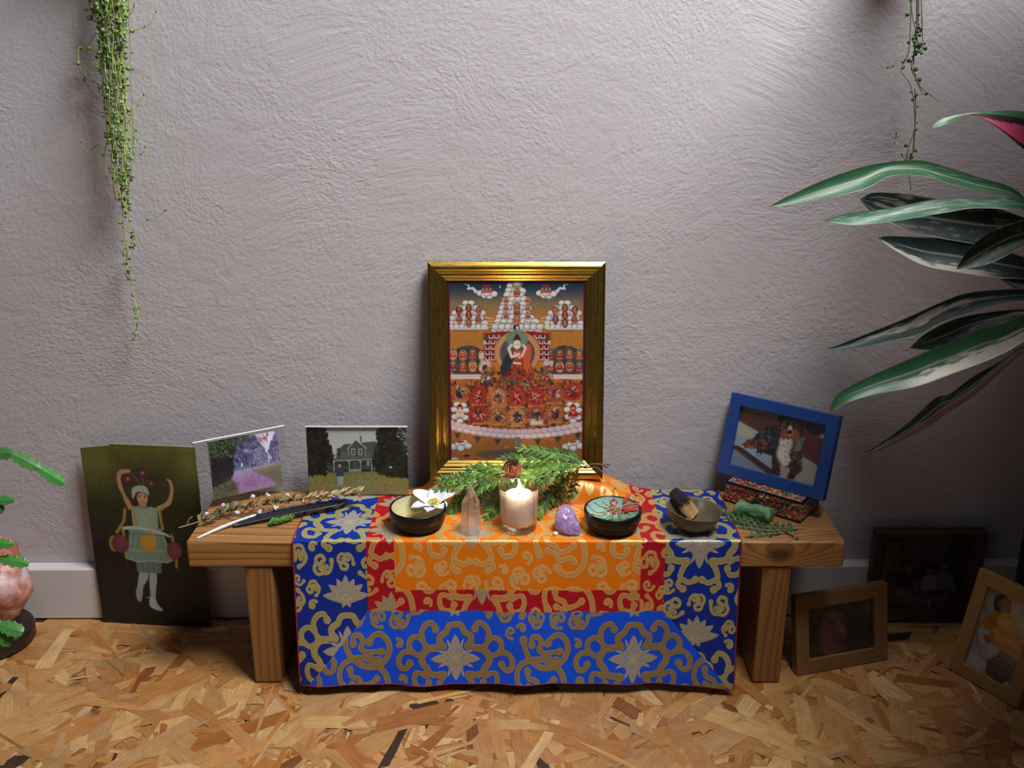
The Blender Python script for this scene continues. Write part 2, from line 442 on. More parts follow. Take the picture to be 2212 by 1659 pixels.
white_paint = simple('white_gloss_paint', '#c9c5c2', 0.35, noise=0.03, scale=60, bmp=0.05)
bb = MB(); bb.bbox((-2.2, -0.021, 0.0005), (2.2, 0.001, 0.088), 0.002)
base = bb.build('baseboard_back', white_paint); base.rotation_euler.z = wt; tag(base, kind='structure')

def osb_material(strand):
    m, nt, b = nodes('osb_strand' if strand else 'osb_core')
    if strand:
        at = N(nt, 'ShaderNodeAttribute', attribute_name='Col'); uv = N(nt, 'ShaderNodeAttribute', attribute_name='luv')
        g = N(nt, 'ShaderNodeTexNoise', {'Vector': VM(nt, 'MULTIPLY', uv.outputs['Vector'], (18, 700, 1)).outputs[0], 'Scale': 1.0, 'Detail': 3.0})
        g2 = N(nt, 'ShaderNodeTexNoise', {'Vector': uv.outputs['Vector'], 'Scale': 45.0, 'Detail': 5.0, 'Roughness': 0.65})
        g3 = N(nt, 'ShaderNodeTexNoise', {'Vector': uv.outputs['Vector'], 'Scale': 420.0, 'Detail': 2.0})
        k = N(nt, 'ShaderNodeMapRange', {'Value': g.outputs[0], 'From Min': 0.3, 'From Max': 0.7, 'To Min': 0.72, 'To Max': 1.15}).outputs[0]
        k2 = N(nt, 'ShaderNodeMapRange', {'Value': g2.outputs[0], 'From Min': 0.35, 'From Max': 0.68, 'To Min': 1.0, 'To Max': 0.0}).outputs[0]
        k3 = N(nt, 'ShaderNodeMapRange', {'Value': g3.outputs[0], 'From Min': 0.62, 'From Max': 0.72, 'To Min': 0.0, 'To Max': 0.5}).outputs[0]
        s = VM(nt, 'SCALE', at.outputs['Color']); nt.links.new(k, s.inputs['Scale'])
        col = mixc(nt, MATH(nt, 'MULTIPLY', MATH(nt, 'SUBTRACT', 1.0, k2), 0.55), s.outputs[0], VM(nt, 'MULTIPLY', s.outputs[0], (0.72, 0.5, 0.33)).outputs[0])
        col = mixc(nt, k3, col, lin('#6b4a2a'))
        bump(nt, b, g.outputs[0], 0.3, 0.0006)
    else:
        tc = N(nt, 'ShaderNodeTexCoord'); g = N(nt, 'ShaderNodeTexNoise', {'Vector': tc.outputs['Object'], 'Scale': 60.0, 'Detail': 5.0})
        col = ramp(nt, g.outputs[0], [(0.3, lin('#4a2f1a')), (0.7, lin('#a87a48'))])
    nt.links.new(col, b.inputs['Base Color']); b.inputs['Roughness'].default_value = 0.42
    return m
fl = MB().box((-2.2, -2.6, -0.03), (2.2, 0.08, -0.0022)).build('floor', osb_material(False)); tag(fl, kind='structure')
def osb_strands():
    pal = ['#c39a63', '#b8884f', '#cba873', '#a8713a', '#d3b57f', '#b07a42', '#c7a06a', '#9a6433', '#d9c092', '#bd9160', '#8a5a30', '#b99a70']
    wts = [6, 5, 5, 2, 4, 4, 5, 1, 3, 5, .6, 4]
    mb = MB(); n = 7500
    for i in range(n):
        near = random.random() < 0.72
        x = random.uniform(-1.25, 1.25) if near else random.uniform(-2.1, 2.1); y = random.uniform(-0.7, -0.0) if near else random.uniform(-2.4, -0.0)
        r = random.random()
        L = random.uniform(.06, .16) if r < .6 else random.uniform(.015, .06); W = random.uniform(.016, .042) if r < .6 else random.uniform(.003, .014)
        if r > .93: L = random.uniform(.08, .2); W = random.uniform(.004, .009)
        f = i / n; z = -0.0018 + 0.0016 * f
        if f > 0.55 and r < .3: L *= .8; W *= .7
        if y + L * .5 > -0.001: y = -0.002 - L * .5
        an = random.gauss(0, 0.75) + (math.pi / 2 if random.random() < .5 else 0.1)
        if y > -0.02 - L * .5: an = random.choice((0, 0.15, -.15))
        c = lin(random.choices(pal, wts)[0]); v = random.uniform(.80, 1.08); c = tuple(min(1, a * v * k_) for a, k_ in zip(c, (.86, .74, .62)))
        if random.random() < .018: c = lin('#3a2a1c')
        m = 5; top, bot = [], []
        sk = random.uniform(-.5, .5) * W * 1.5; tp = random.uniform(.5, 1.0)
        for k in range(m + 1):
            t = k / m - .5; ww = W / 2 * (1 - (1 - tp) * (t + .5))
            top.append((t * L + sk / 2 + random.uniform(-1, 1) * .0015 * (k in (0, m)), ww + random.uniform(-1, 1) * W * .05)); bot.append((t * L - sk / 2, -ww + random.uniform(-1, 1) * W * .05))
        if random.random() < .4: top.insert(0, (-L / 2 - W * .3, W * random.uniform(-.3, .3)))
        pts = top + bot[::-1]; ca, sa = math.cos(an), math.sin(an); t1, t2 = random.uniform(-1, 1) * .0012, random.uniform(-1, 1) * .004
        V = [(x + px * ca - py * sa, y + px * sa + py * ca, min(-0.00002, z + px * t1 + py * t2)) for px, py in pts]
        V = [(a, min(b, -0.0005), zz) for a, b, zz in V]
        o = random.uniform(0, 50); o2 = random.uniform(0, 50)
        n0 = len(mb.V); mb.add(V, [tuple(range(len(V)))], col=c, uv=[(px + o, py + o2, 0) for px, py in pts])
    return mb
ob = osb_strands()
surf = ob.build('floor_strands', osb_material(True)); surf['kind'] = 'structure'; surf.parent = fl

# ------------------------------------------------------------------ bench
WL, WD = (0.45, 0.215, 0.062), (0.13, 0.042, 0.010)
bench = thing('bench', 'low wooden bench with a thick knotty top, draped with the brocade cloth', 'bench', (0, -0.112, 0))
kx = P(1685, 1198, y=-0.190)
topm = wood_mat('bench_top_wood', 0, WL, WD, 0.75, off=(0.3, 0.045, -0.235), knot=((kx.x, -0.085, kx.z), 0.028, 0.035, 0.016))
XL, XR = -0.432, 0.4425
tb = MB(); tb.bbox((XL, -0.078, BH - 0.039), (XR, 0.078, BH), 0.0025)
top = tb.build('bench_top', topm, bench)
for x0, x1, s in ((-0.3595, -0.321, 1), (0.336, 0.3745, -1)):
    lb = MB(); a, b_ = (x0, x1); ins = 0.0
    V = [(a, -0.076, BH - .0395), (b_, -0.076, BH - .0395), (b_, 0.066, BH - .0395), (a, 0.066, BH - .0395), (a + ins, -0.076, 0.0002), (b_ + ins * .4, -0.076, 0.0002), (b_ + ins * .4, 0.066, 0.0002), (a + ins, 0.066, 0.0002)]
    lb.add(V, [(0, 1, 2, 3), (7, 6, 5, 4), (0, 4, 5, 1), (1, 5, 6, 2), (2, 6, 7, 3), (3, 7, 4, 0)])
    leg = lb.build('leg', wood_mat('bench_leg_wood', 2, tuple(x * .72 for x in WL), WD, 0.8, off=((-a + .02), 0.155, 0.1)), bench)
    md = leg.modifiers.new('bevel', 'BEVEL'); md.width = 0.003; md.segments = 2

# ------------------------------------------------------------------ brocade cloth
def tile():
    PX, PY = 1681, 1235; step = 3.0                       # units of the woven repeat
    nx, ny = int(PX / step), int(PY / step)
    X, Y = np.meshgrid((np.arange(nx) + .5) * step, (np.arange(ny) + .5) * step)
    ox, oy = 770.0, 43.0
    G = np.full((ny, nx), 1e3); S = np.full((ny, nx), 1e3)
    def d_seg(px, py, ax, ay, bx, by, ra, rb):
        ex, ey = bx - ax, by - ay; t = np.clip(((px - ax) * ex + (py - ay) * ey) / (ex * ex + ey * ey + 1e-9), 0, 1)
        return np.hypot(px - ax - t * ex, py - ay - t * ey) - (ra + (rb - ra) * t)
    def stroke(pts, w=42, blob=True, target=G):
        w = w * 1.22
        pp = [(v.x, v.y) for v in smooth_path([(x, y, 0) for x, y in pts], 6)]; n = len(pp)
        rad = [w / 2 * (0.78 + 0.22 * math.sin(math.pi * i / (n - 1))) for i in range(n)]
        if blob: rad[0] = w * .68; rad[-1] = w * .68; rad[1] = w * .64; rad[-2] = w * .64; rad[2] = w * .56; rad[-3] = w * .56
        for i in range(1, n):
            (ax, ay), (bx, by) = pp[i - 1], pp[i]
            for sx in (-PX, 0, PX):
                for sy in (-PY, 0, PY):
                    a, b, c, d = ax - ox + sx, ay - oy + sy, bx - ox + sx, by - oy + sy; m = w + 40
                    x0, x1 = int((min(a, c) - m) / step), int((max(a, c) + m) / step) + 1; y0, y1 = int((min(b, d) - m) / step), int((max(b, d) + m) / step) + 1
                    x0, x1, y0, y1 = max(x0, 0), min(x1, nx), max(y0, 0), min(y1, ny)
                    if x1 <= x0 or y1 <= y0: continue
                    sl = (slice(y0, y1), slice(x0, x1)); target[sl] = np.minimum(target[sl], d_seg(X[sl], Y[sl], a, b, c, d, rad[i - 1], rad[i]))
    def mir(pts, c=1610): return [(2 * c - x, y) for x, y in pts]
    def both(pts, w=42, blob=True): stroke(pts, w, blob); stroke(mir(pts), w, blob)
    both([(1610, 362), (1665, 372), (1700, 430), (1755, 465), (1752, 520), (1722, 556), (1790, 562), (1870, 572), (1922, 630), (1925, 690), (1882, 742), (1860, 788), (1790, 805), (1720, 805), (1758, 862), (1785, 930)], 50, False)
    both([(1880, 560), (1915, 500), (1925, 425), (1885, 365), (1825, 350), (1795, 400)], 40)
    both([(1930, 625), (1985, 620), (2040, 570), (2040, 505), (1985, 465), (1925, 480)], 40)
    both([(2040, 590), (2110, 610), (2150, 670), (2130, 740), (2075, 745), (2045, 700)], 40)
    both([(1890, 800), (1980, 780), (2005, 840), (1975, 905), (1895, 915), (1870, 865)], 38)
    # interlocked rings between the medallions (second one is the repeat)
    def ringpair(cx, cy):
        f = lambda p: [(x - 850 + cx, y - 690 + cy) for x, y in p]
        stroke(f([(570, 480), (590, 560), (640, 650), (740, 715), (860, 720), (950, 660), (990, 570), (970, 490), (905, 440), (840, 460), (800, 510)]), 44)
        stroke(f([(545, 900), (510, 800), (540, 700), (640, 650), (760, 650), (870, 710), (940, 790), (965, 900), (950, 990), (880, 1060), (780, 1065), (710, 1010)]), 44)
        stroke(f([(650, 520), (650, 460), (705, 450), (740, 500), (720, 560), (780, 600), (850, 590), (915, 590)]), 40)
        stroke(f([(790, 600), (830, 650), (885, 655)]), 32)
        stroke(f([(610, 740), (620, 800), (690, 830), (720, 880), (800, 870), (860, 830)]), 38)
        stroke(f([(620, 870), (690, 900), (740, 950), (830, 930), (870, 960)]), 34)
    ringpair(850, 690)
    for cx, cy in ((2360, 75), (2545, 75)):
        stroke([(cx + 128 * math.cos(a), cy + 120 * math.sin(a)) for a in [2 * math.pi * k / 20 for k in range(21)]], 40, False)
    both([(1640, 960), (1700, 985), (1770, 960), (1800, 1010), (1750, 1040)], 38)
    # silver flowers
    def petal(cx, cy, ang, L, W):
        ca, sa = math.cos(ang), math.sin(ang)
        for sx in (-PX, 0, PX):
            for sy in (-PY, 0, PY):
                dx, dy = X - (cx - ox + sx), Y - (cy - oy + sy); u = dx * ca + dy * sa; v = -dx * sa + dy * ca
                t = np.clip(u / L, 0, 1); ww = W * np.sin(np.pi * t ** 0.8) ** 0.8
                S[:] = np.minimum(S, np.where((u > -5) & (u < L + 5), np.abs(v) - ww, 1e3))
    for k in range(4):
        a = k * math.pi / 2; L = 165 if k % 2 == 0 else 140; ca, sa = math.cos(a), math.sin(a)
        petal(1610 + 66 * ca, 660 + 66 * sa, a, L, 38)
        for s in (-1, 1):
            petal(1610 + 60 * ca - s * 30 * sa, 660 + 60 * sa + s * 30 * ca, a + s * .42, 120, 13); petal(1610 + 20 * ca, 660 + 20 * sa, a + s * .8, 100, 24)
    S[:] = np.minimum(S, np.hypot(X - (1610 - ox), Y - (660 - oy)) - 62)
    for a, L in ((-1.57, 190), (-1.1, 175), (-2.04, 175), (-.6, 190), (-2.54, 190), (-.1, 215), (-3.04, 215)): petal(1610, 215, a, L, 38)
    for a in (0.5, 1.2, 1.94, 2.64): petal(1610, 205, a, 95, 26)
    # small cloud hooks wherever ground would be left bare
    rr = random.Random(5); cand = [(i, j) for i in range(6, nx, 7) for j in range(6, ny, 7)]
    TRI = ([(-40, 88), (-66, 40), (-62, -12), (-22, -30), (-4, 4), (-28, 22)], [(-40, -20), (2, -66), (52, -52), (62, -8), (30, 8), (14, -18)], [(60, -6), (84, 36), (52, 74), (14, 58), (22, 32)])
    HK = ([(-62, 30), (-58, -22), (-12, -48), (38, -28), (42, 18), (8, 28), (-8, 0)],)
    for R, sc, mot in ((104, 1.05, TRI), (88, .88, TRI), (74, .74, TRI), (60, .78, HK), (46, .6, HK)):
        rr.shuffle(cand); k = int(R / step)
        for i, j in cand:
            ii = np.arange(i - k, i + k + 1) % nx; jj = np.arange(j - k, j + k + 1) % ny
            if min(G[np.ix_(jj, ii)][::3, ::3].min(), S[np.ix_(jj, ii)][::3, ::3].min()) < 9: continue
            an = rr.uniform(0, 6.28); fl = rr.choice((1, -1)); cx_, cy_ = ox + i * step, oy + j * step
            for pts in mot: stroke([(cx_ + sc * (x * math.cos(an) - y * fl * math.sin(an)), cy_ + sc * (x * math.sin(an) + y * fl * math.cos(an))) for x, y in pts], 24 * max(sc, .8))
    return G, S, PX, PY, step, ox, oy
G_, S_, PXU, PYU, STEP, OX, OY = tile()
HU, VU = 0.000144, 0.000172
def sample(xm, ym, cx, cy, flip=1):
    """xm, ym metres on the cloth; (cx, cy) is where a medallion centre sits"""
    gx = ((1610 - OX) + (xm - cx) / HU * flip) / STEP; gy = ((660 - OY) - (ym - cy) / VU) / STEP
    ny, nx = G_.shape; x0, y0 = np.floor(gx - .5).astype(int), np.floor(gy - .5).astype(int); fx, fy = gx - .5 - x0, gy - .5 - y0
    def q(A): return (A[y0 % ny, x0 % nx] * (1 - fx) * (1 - fy) + A[y0 % ny, (x0 + 1) % nx] * fx * (1 - fy) + A[(y0 + 1) % ny, x0 % nx] * (1 - fx) * fy + A[(y0 + 1) % ny, (x0 + 1) % nx] * fx * fy)
    return q(G_), q(S_)

def hump(x, y):
    ex = 1 / (1 + np.exp(-(x + 0.118) / 0.009)) / (1 + np.exp((x - 0.150) / 0.018))
    ey = 1 / (1 + np.exp(-(y + 0.089) / 0.004))
    wr = 1 + 0.05 * np.sin(x * 190 + y * 60) * (1 - ex)
    return 0.036 * ex * ey * wr
FE = -0.1925                                     # front plane of the hanging cloth
CX0, CX1 = -0.290, 0.303
SB = FE                                          # arc parameter: s = 0 at the front edge; + goes back over the top, - goes down
nxc = 850; xs = np.linspace(CX0, CX1, nxc)
stop = np.linspace(0.156, 0.004, 170); bend = np.linspace(0.004, -0.004, 9)[1:]; sdn = np.linspace(-0.004, -0.214, 280)[1:]
ss = np.concatenate([stop, bend, sdn])
Xc, Sc = np.meshgrid(xs, ss)
Yc = np.zeros_like(Xc); Zc = np.zeros_like(Xc)
r = 0.004
on = Sc >= 0.004; dn = Sc <= -0.004; mid = ~on & ~dn
Yc[on] = FE + Sc[on]; Zc[on] = ZT + hump(Xc[on], Yc[on])
an = (0.004 - Sc[mid]) / 0.008 * math.pi / 2
Yc[mid] = FE + r - r * np.sin(an); Zc[mid] = ZT - r + r * np.cos(an)
depth = -Sc[dn] - 0.004; fr_ = depth / 0.21; xx = Xc[dn]
Yc[dn] = FE - fr_ * (0.0205 + 0.0035 * np.sin(xx * 21 + 0.6) + 0.002 * np.sin(xx * 47 + 1) + 0.0012 * np.sin(xx * 90 + depth * 30)) - 0.0009 * np.sin(depth * 60 + xx * 9) * fr_
hem = 0.0165 - 0.0045 * np.exp(-((xx + 0.115) / 0.06) ** 2) + 0.003 * np.exp(-((xx - 0.06) / 0.07) ** 2) - 0.005 * np.clip((xx - 0.15) / 0.15, 0, 1)
Zc[dn] = (ZT - r) + (hem - (ZT - r)) * fr_
Zc[on] += 0.0003 * np.sin(Xc[on] * 60 + Yc[on] * 80)
zf = np.where(dn, Zc, ZT + Sc + 0.0)             # developed vertical coordinate
B1 = 0.155; B2 = 0.124
org = (Xc > -0.1563) & (Xc < 0.171) & (zf > B1)
red = (Xc > -0.193) & (Xc < 0.2035) & (zf > B2) & ~org
blu = ~org & ~red
tt = np.clip((B2 - zf) / (B2 - 0.010), 0, 1)
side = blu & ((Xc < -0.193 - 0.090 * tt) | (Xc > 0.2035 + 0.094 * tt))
dv = ZT + 0.0
pat = {}
G = np.zeros_like(Xc); S = np.zeros_like(Xc)
for msk, cx, cy, fl_ in ((org, -0.0525, dv + 0.022, 1), (red & (Xc < 0), -0.162, dv + 0.030, 1), (red & (Xc >= 0), 0.245, dv + 0.045, -1),
                         (red & (zf < B1) & (Xc > -0.156) & (Xc < 0.171), -0.0405, 0.168, 1),
                         (blu & ~side, -0.077, 0.053, 1), (side & (Xc < 0), -0.222, dv + 0.055, -1), (side & (Xc >= 0), 0.249, dv - 0.004, 1)):
    g, s = sample(Xc[msk], zf[msk], cx, cy, fl_); G[msk] = g; S[msk] = s
def sst(a, b, x): t = np.clip((x - a) / (b - a), 0, 1); return t * t * (3 - 2 * t)
gold = sst(4, -3, G); silver = sst(3, -3, S); gold = np.maximum(gold * (S > 8), 0)
base_c = np.zeros(Xc.shape + (3,)); base_c[org] = lin('#d9720f'); base_c[red] = lin('#a3101f'); base_c[blu] = lin('#094fda'); base_c[side] = lin('#062a86')  # side panels' darker blue paints in the satin's differing sheen
fade = np.clip((Yc + 0.135) / 0.05, 0, 1) * 0
gcol = np.zeros_like(base_c); gcol[org] = lin('#dcae69'); gcol[red] = lin('#cf9a5a'); gcol[blu] = lin('#b3a86c')
gcol[blu & ~side] = lin('#9c8a5c')
rim = np.exp(-((G + 8) / 3.5) ** 2); mid_ = np.exp(-((G + 17) / 2.0) ** 2)
gcol = gcol * (1 - 0.30 * mid_[..., None] + 0.15 * rim[..., None])
weave = 1 + 0.10 * np.sin((Xc + zf) * 4200)[..., None] * (gold > .5)[..., None]; gcol *= weave
scol = np.ones_like(base_c) * lin('#bdb8a4'); srim = np.exp(-((S + 12) / 3.5) ** 2) + np.exp(-((S + 30) / 3) ** 2)
scol = scol * (1 - 0.45 * srim[..., None]); scol[org] = (scol * np.array([1.05, .93, .78]))[org]; scol[red] = (scol * np.array([1.0, .85, .7]))[red]
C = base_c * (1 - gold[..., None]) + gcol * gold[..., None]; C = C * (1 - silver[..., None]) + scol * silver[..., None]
thr = np.maximum(gold, silver)
relief = 0.00022 * thr - 0.00010 * mid_ * gold
Yc2 = Yc - relief * dn; Zc2 = Zc + relief * (~dn)
m, nt, b = nodes('silk_brocade')
at = N(nt, 'ShaderNodeAttribute', attribute_name='Col'); th = N(nt, 'ShaderNodeAttribute', attribute_name='thread')
nt.links.new(at.outputs['Color'], b.inputs['Base Color'])
nt.links.new(MATH(nt, 'MULTIPLY', th.outputs['Fac'], 0.45), b.inputs['Metallic'])
nt.links.new(MATH(nt, 'ADD', MATH(nt, 'MULTIPLY', th.outputs['Fac'], 0.08), 0.40), b.inputs['Roughness'])
b.inputs['Specular IOR Level'].default_value = 0.25
tc = N(nt, 'ShaderNodeTexCoord'); nz = N(nt, 'ShaderNodeTexNoise', {'Vector': tc.outputs['Object'], 'Scale': 900.0, 'Detail': 2.0}); bump(nt, b, nz.outputs[0], 0.25, 0.0004)
brocade = m
cloth = thing('altar_cloth', 'silk brocade cloth in blue, red and orange with gold scrolls draped over the bench', 'cloth', (0, -0.19, BH + 0.001))
ny_ = len(ss); Fall = grid(nxc, ny_)[:, ::-1]
def part(name, msk, lift):
    fm = msk[:-1, :-1].ravel(); fc = Fall[fm]; used = np.unique(fc); rm = -np.ones(nxc * ny_, int); rm[used] = np.arange(len(used))
    V = np.stack([Xc, Yc2, Zc2], -1).reshape(-1, 3)[used] - np.array([0, -0.19, BH + 0.001])
    o = mesh(name, V, rm[fc], brocade, cloth, True, col=C.reshape(-1, 3)[used], thread=thr.ravel()[used]); return o
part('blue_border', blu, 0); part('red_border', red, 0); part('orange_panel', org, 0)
pip = MB(); Vg = np.stack([Xc, Yc, Zc], -1); off = np.array([0, -0.19, BH + 0.001])
pip.tube([Vector(Vg[i, 0] - off) for i in range(0, ny_, 6)] + [Vector(Vg[-1, 0] - off)], 0.0011, 6)
pip.tube([Vector(Vg[i, -1] - off) for i in range(0, ny_, 6)] + [Vector(Vg[-1, -1] - off)], 0.0011, 6)
pip.tube([Vector(Vg[-1, j] - off + np.array([0, .0008, -.0006])) for j in range(0, nxc, 8)] + [Vector(Vg[-1, -1] - off)], 0.0012, 6)
tag(pip.build('piping', simple('red_piping', '#8e1420', 0.6), cloth, True), 'dark red piping')
# ------------------------------------------------------------------ pictures and frames
print_m = attr_mat('photo_print', 0.35, noise=0.03, scale=900, bmp=0.0)
matte_m = attr_mat('old_card', 0.5, noise=0.08, scale=500, bmp=0.08)
glass_m = pane_mat('picture_glass', gloss=0.02, ior=1.3)
SK, SKD = '#a9805a', '#7a5236'

# --- tinted card of a dancing girl (crop units)
def girl():
    p = Paint(270, 408, [(100, 245), (960, 215), (990, 1575), (195, 1530)], '#20240f')
    p.vgrad([(0, '#5c5f22'), (.1, '#63612b'), (.2, '#474a20'), (.32, '#25280f'), (.5, '#181c0e'), (.52, '#0e110a'), (.75, '#0f100b'), (1, '#11120d')])
    p.noise(0.015, 5); p.poly([(100, 200), (330, 200), (230, 420), (130, 600), (100, 600)], '#55591f', 60, .35); p.poly([(350, 330), (760, 330), (800, 500), (700, 620), (380, 560)], '#15130a', 70, .5)
    p.line([(855, 215), (945, 220), (940, 240), (860, 240)], 10, '#6c8a36', .5)
    # bobbles on the hat
    for x, y, r in ((425, 497, 44), (537, 448, 42), (596, 522, 30), (740, 520, 18)):
        p.ell(x, y, r, r * 1.08, '#45212a', 1, 3); p.ell(x + 4, y - 4, r * .6, r * .6, '#6b3a40', .7, 8); p.ell(x + 8, y - 8, r * .18, r * .18, '#d69aa0', .8, 4)
    for a in (((520, 540), (505, 500), (470, 455)), ((530, 540), (545, 500), (530, 480)), ((535, 540), (560, 510), (590, 490))): p.line(a, 3, '#8c8d6c', .8)
    # arms
    p.poly([(455, 425), (400, 420), (365, 440), (350, 480), (360, 560), (385, 610), (400, 660), (432, 722), (452, 690), (440, 660), (405, 600), (385, 530), (382, 480), (400, 455), (445, 445)], SK, 2, 1, True)
    p.poly([(718, 478), (745, 478), (765, 510), (768, 570), (745, 660), (690, 700), (650, 725), (635, 690), (690, 660), (725, 620), (742, 560), (738, 505)], SK, 2, 1, True)
    for i in range(4): p.line([(425 + i * 8, 440 - i), (418 + i * 9, 424 - i)], 7, SK)
    # legs, shoes
    p.poly([(478, 1170), (550, 1170), (535, 1230), (505, 1270), (492, 1310), (450, 1310), (462, 1240), (470, 1200)], '#96a08c', 2); p.poly([(552, 1170), (605, 1170), (604, 1240), (590, 1310), (582, 1380), (545, 1380), (546, 1300), (545, 1230)], '#97a291', 2)
    p.poly([(450, 1290), (490, 1285), (492, 1330), (475, 1385), (452, 1380), (442, 1340)], '#8f9384', 2, 1, True)
    p.poly([(540, 1365), (580, 1365), (596, 1405), (630, 1445), (615, 1456), (565, 1440), (535, 1415)], '#a7b39f', 2, 1, True); p.line([(520, 1360), (545, 1352), (550, 1380)], 6, '#b9c0ad')
    # bloomers, skirt, bodice
    p.poly([(455, 1085), (645, 1085), (640, 1180), (560, 1178), (555, 1160), (548, 1178), (462, 1172)], '#5c7061', 2)
    for i in range(9): p.line([(462 + i * 20, 1095), (465 + i * 20, 1172)], 4, '#7d8f7c' if i % 2 else '#47584b', .6)
    p.poly([(420, 850), (660, 850), (690, 940), (730, 1085), (690, 1108), (560, 1095), (470, 1105), (385, 1080), (410, 960)], '#6f8471', 3)
    for i in range(16): x = 430 + i * 15; p.line([(x, 880), (x + (x - 550) * .35, 1020)], 5, '#8da08b' if i % 2 else '#566a58', .5)
    p.line([(415, 1010), (500, 1022), (600, 1018), (700, 1010)], 8, '#93a690', .7); p.line([(388, 1075), (480, 1098), (570, 1088), (690, 1100), (728, 1082)], 7, '#9db099', .8)
    p.poly([(445, 700), (490, 690), (540, 705), (590, 688), (640, 700), (640, 860), (450, 850)], '#7f9278', 2); p.poly([(480, 730), (600, 730), (600, 850), (490, 850)], '#96a68a', 25, .6)
    # hoop
    p.poly([(370, 850), (440, 838), (560, 850), (680, 880), (725, 905), (710, 912), (600, 880), (480, 862), (385, 868)], '#a9b4a0', 2, 1, True)
    # ribbons
    for pts in (((400, 720), (390, 800), (345, 870), (330, 890)), ((460, 700), (465, 780), (470, 830)), ((655, 700), (660, 790), (670, 850)), ((375, 870), (385, 950), (385, 1060)), ((735, 900), (740, 940)), ((755, 1060), (755, 1130))):
        p.line(pts, 22, '#a98b4a', .9, 3); p.line([(x + 5, y) for x, y in pts], 5, '#6b5424', .6, 2)
    p.line([(385, 1080), (392, 1160)], 5, '#7b6a42', .6)
    # lanterns
    for x, y, c, c2 in ((350, 970, '#5b2c35', '#8a5358'), (555, 960, '#ad8227', '#c59b43'), (745, 1010, '#6a3039', '#8d4d55')):
        if x == 350: p.ell(305, 970, 38, 60, '#8a6c2c', 1, 3)
        p.ell(x, y, 62 if x != 745 else 58, 66, c, 1, 3); p.ell(x + 10, y - 5, 32, 36, c2, .45, 22)
    p.line([(575, 865), (600, 900), (605, 960)], 18, '#b98f4e', .8, 3)
    # head
    p.poly([(485, 660), (575, 660), (580, 600), (560, 580), (500, 580), (480, 610)], '#241a12', 3, 1, True)
    p.poly([(510, 660), (555, 660), (565, 695), (540, 705), (500, 695)], '#9c7350', 2); p.ell(532, 628, 42, 50, '#b18a66', 1, 3); p.ell(530, 650, 26, 24, '#c29d7a', .5, 10)
    p.poly([(484, 600), (530, 585), (580, 605), (575, 580), (500, 575)], '#1f1711', 3, 1, True)
    for x in (512, 553): p.ell(x, 621, 7, 4, '#2a1c14', 1, 1.5); p.line([(x - 10, 611), (x + 10, 609)], 3, '#4b3424')
    p.line([(533, 622), (529, 641), (537, 644)], 2.5, '#8a6144'); p.line([(518, 656), (532, 662), (550, 655)], 5, '#7c3c33')
    p.poly([(455, 570), (480, 545), (530, 535), (570, 550), (583, 605), (540, 585), (490, 590), (462, 640)], '#9aa58f', 2, 1, True)
    for i in range(30): x = random.uniform(210, 980); p.ell(x, random.uniform(1490, 1560), random.uniform(2, 9), 1.5, '#5c5a48', .4)
    p.line([(235, 1515), (330, 1540), (430, 1538)], 6, '#8a8470', .35); p.line([(160, 890), (900, 905)], 3, '#0e120a', .5)
    p.noise(0.012, 2); return p
M, W, H = lean((222, 1343), (458, 1356), (190, 957), 0.0005, 2.5)
t = thing('vintage_card', 'large old tinted card of a dancing girl leaning against the wall', 'picture', mat=M)
def card_outline(X, Y):
    e = np.clip((Y / H - .96) / .04, 0, 1) * np.where(X < -W * .24, -0.006 * (1 - (X + W / 2) / (W * .26)) - .002, 0.0)
    q = np.clip(1 - np.hypot(np.maximum(np.abs(X) - (W / 2 - .006), 0), np.maximum(.006 - Y, 0)) / .006, 0, 1)
    sx = np.where((np.maximum(.006 - Y, 0) > 0) & (np.abs(X) > W / 2 - .006), np.sign(X) * (W / 2 - .006 + (np.abs(X) - W / 2 + .006) * np.sqrt(np.clip(1 - ((.006 - Y) / .006) ** 2, 0, 1))), X)
    return sx + 0.0003 * np.sin(Y * 60), Y + e
print_mesh('printed_card', girl(), W, H, matte_m, t, z=0.0, thick=0.0016, outline=card_outline)

# --- clear acrylic frames
acr = pane_mat('clear_acrylic', (0.97, 0.985, 0.98), 0.03, 1.3, 0.03)
edge_m = simple('acrylic_edge', '#dfe6e6', 0.15, noise=0.05)
def acrylic(name, label, M, W, H, pic, pw, ph, px0, py0):
    t = thing(name, label, 'photo frame', mat=M)
    fr = MB(); fr.box((-W / 2, 0.001, -0.001), (W / 2, H, 0.0012)); fr.box((-W / 2, 0.001, -0.0075), (W / 2, H, -0.005)); fr.build('acrylic_sheet', acr, t)
    e = MB(); e.bbox((-W / 2, H - .0006, -0.0008), (W / 2, H + .0014, 0.0012), .0004); tag(e.build('top_edge', edge_m, t), 'bright polished top edge')
    e = MB(); e.bbox((-W / 2, 0.0004, -0.028), (W / 2, 0.0025, 0.0012), .0004); e.build('foot', acr, t)
    g = Matrix.Translation((px0 + pw / 2 - W / 2, py0, -0.0022))
    o = print_mesh('photo', pic, pw, ph, print_m, t, thick=.0004); o.matrix_local = g
    return t
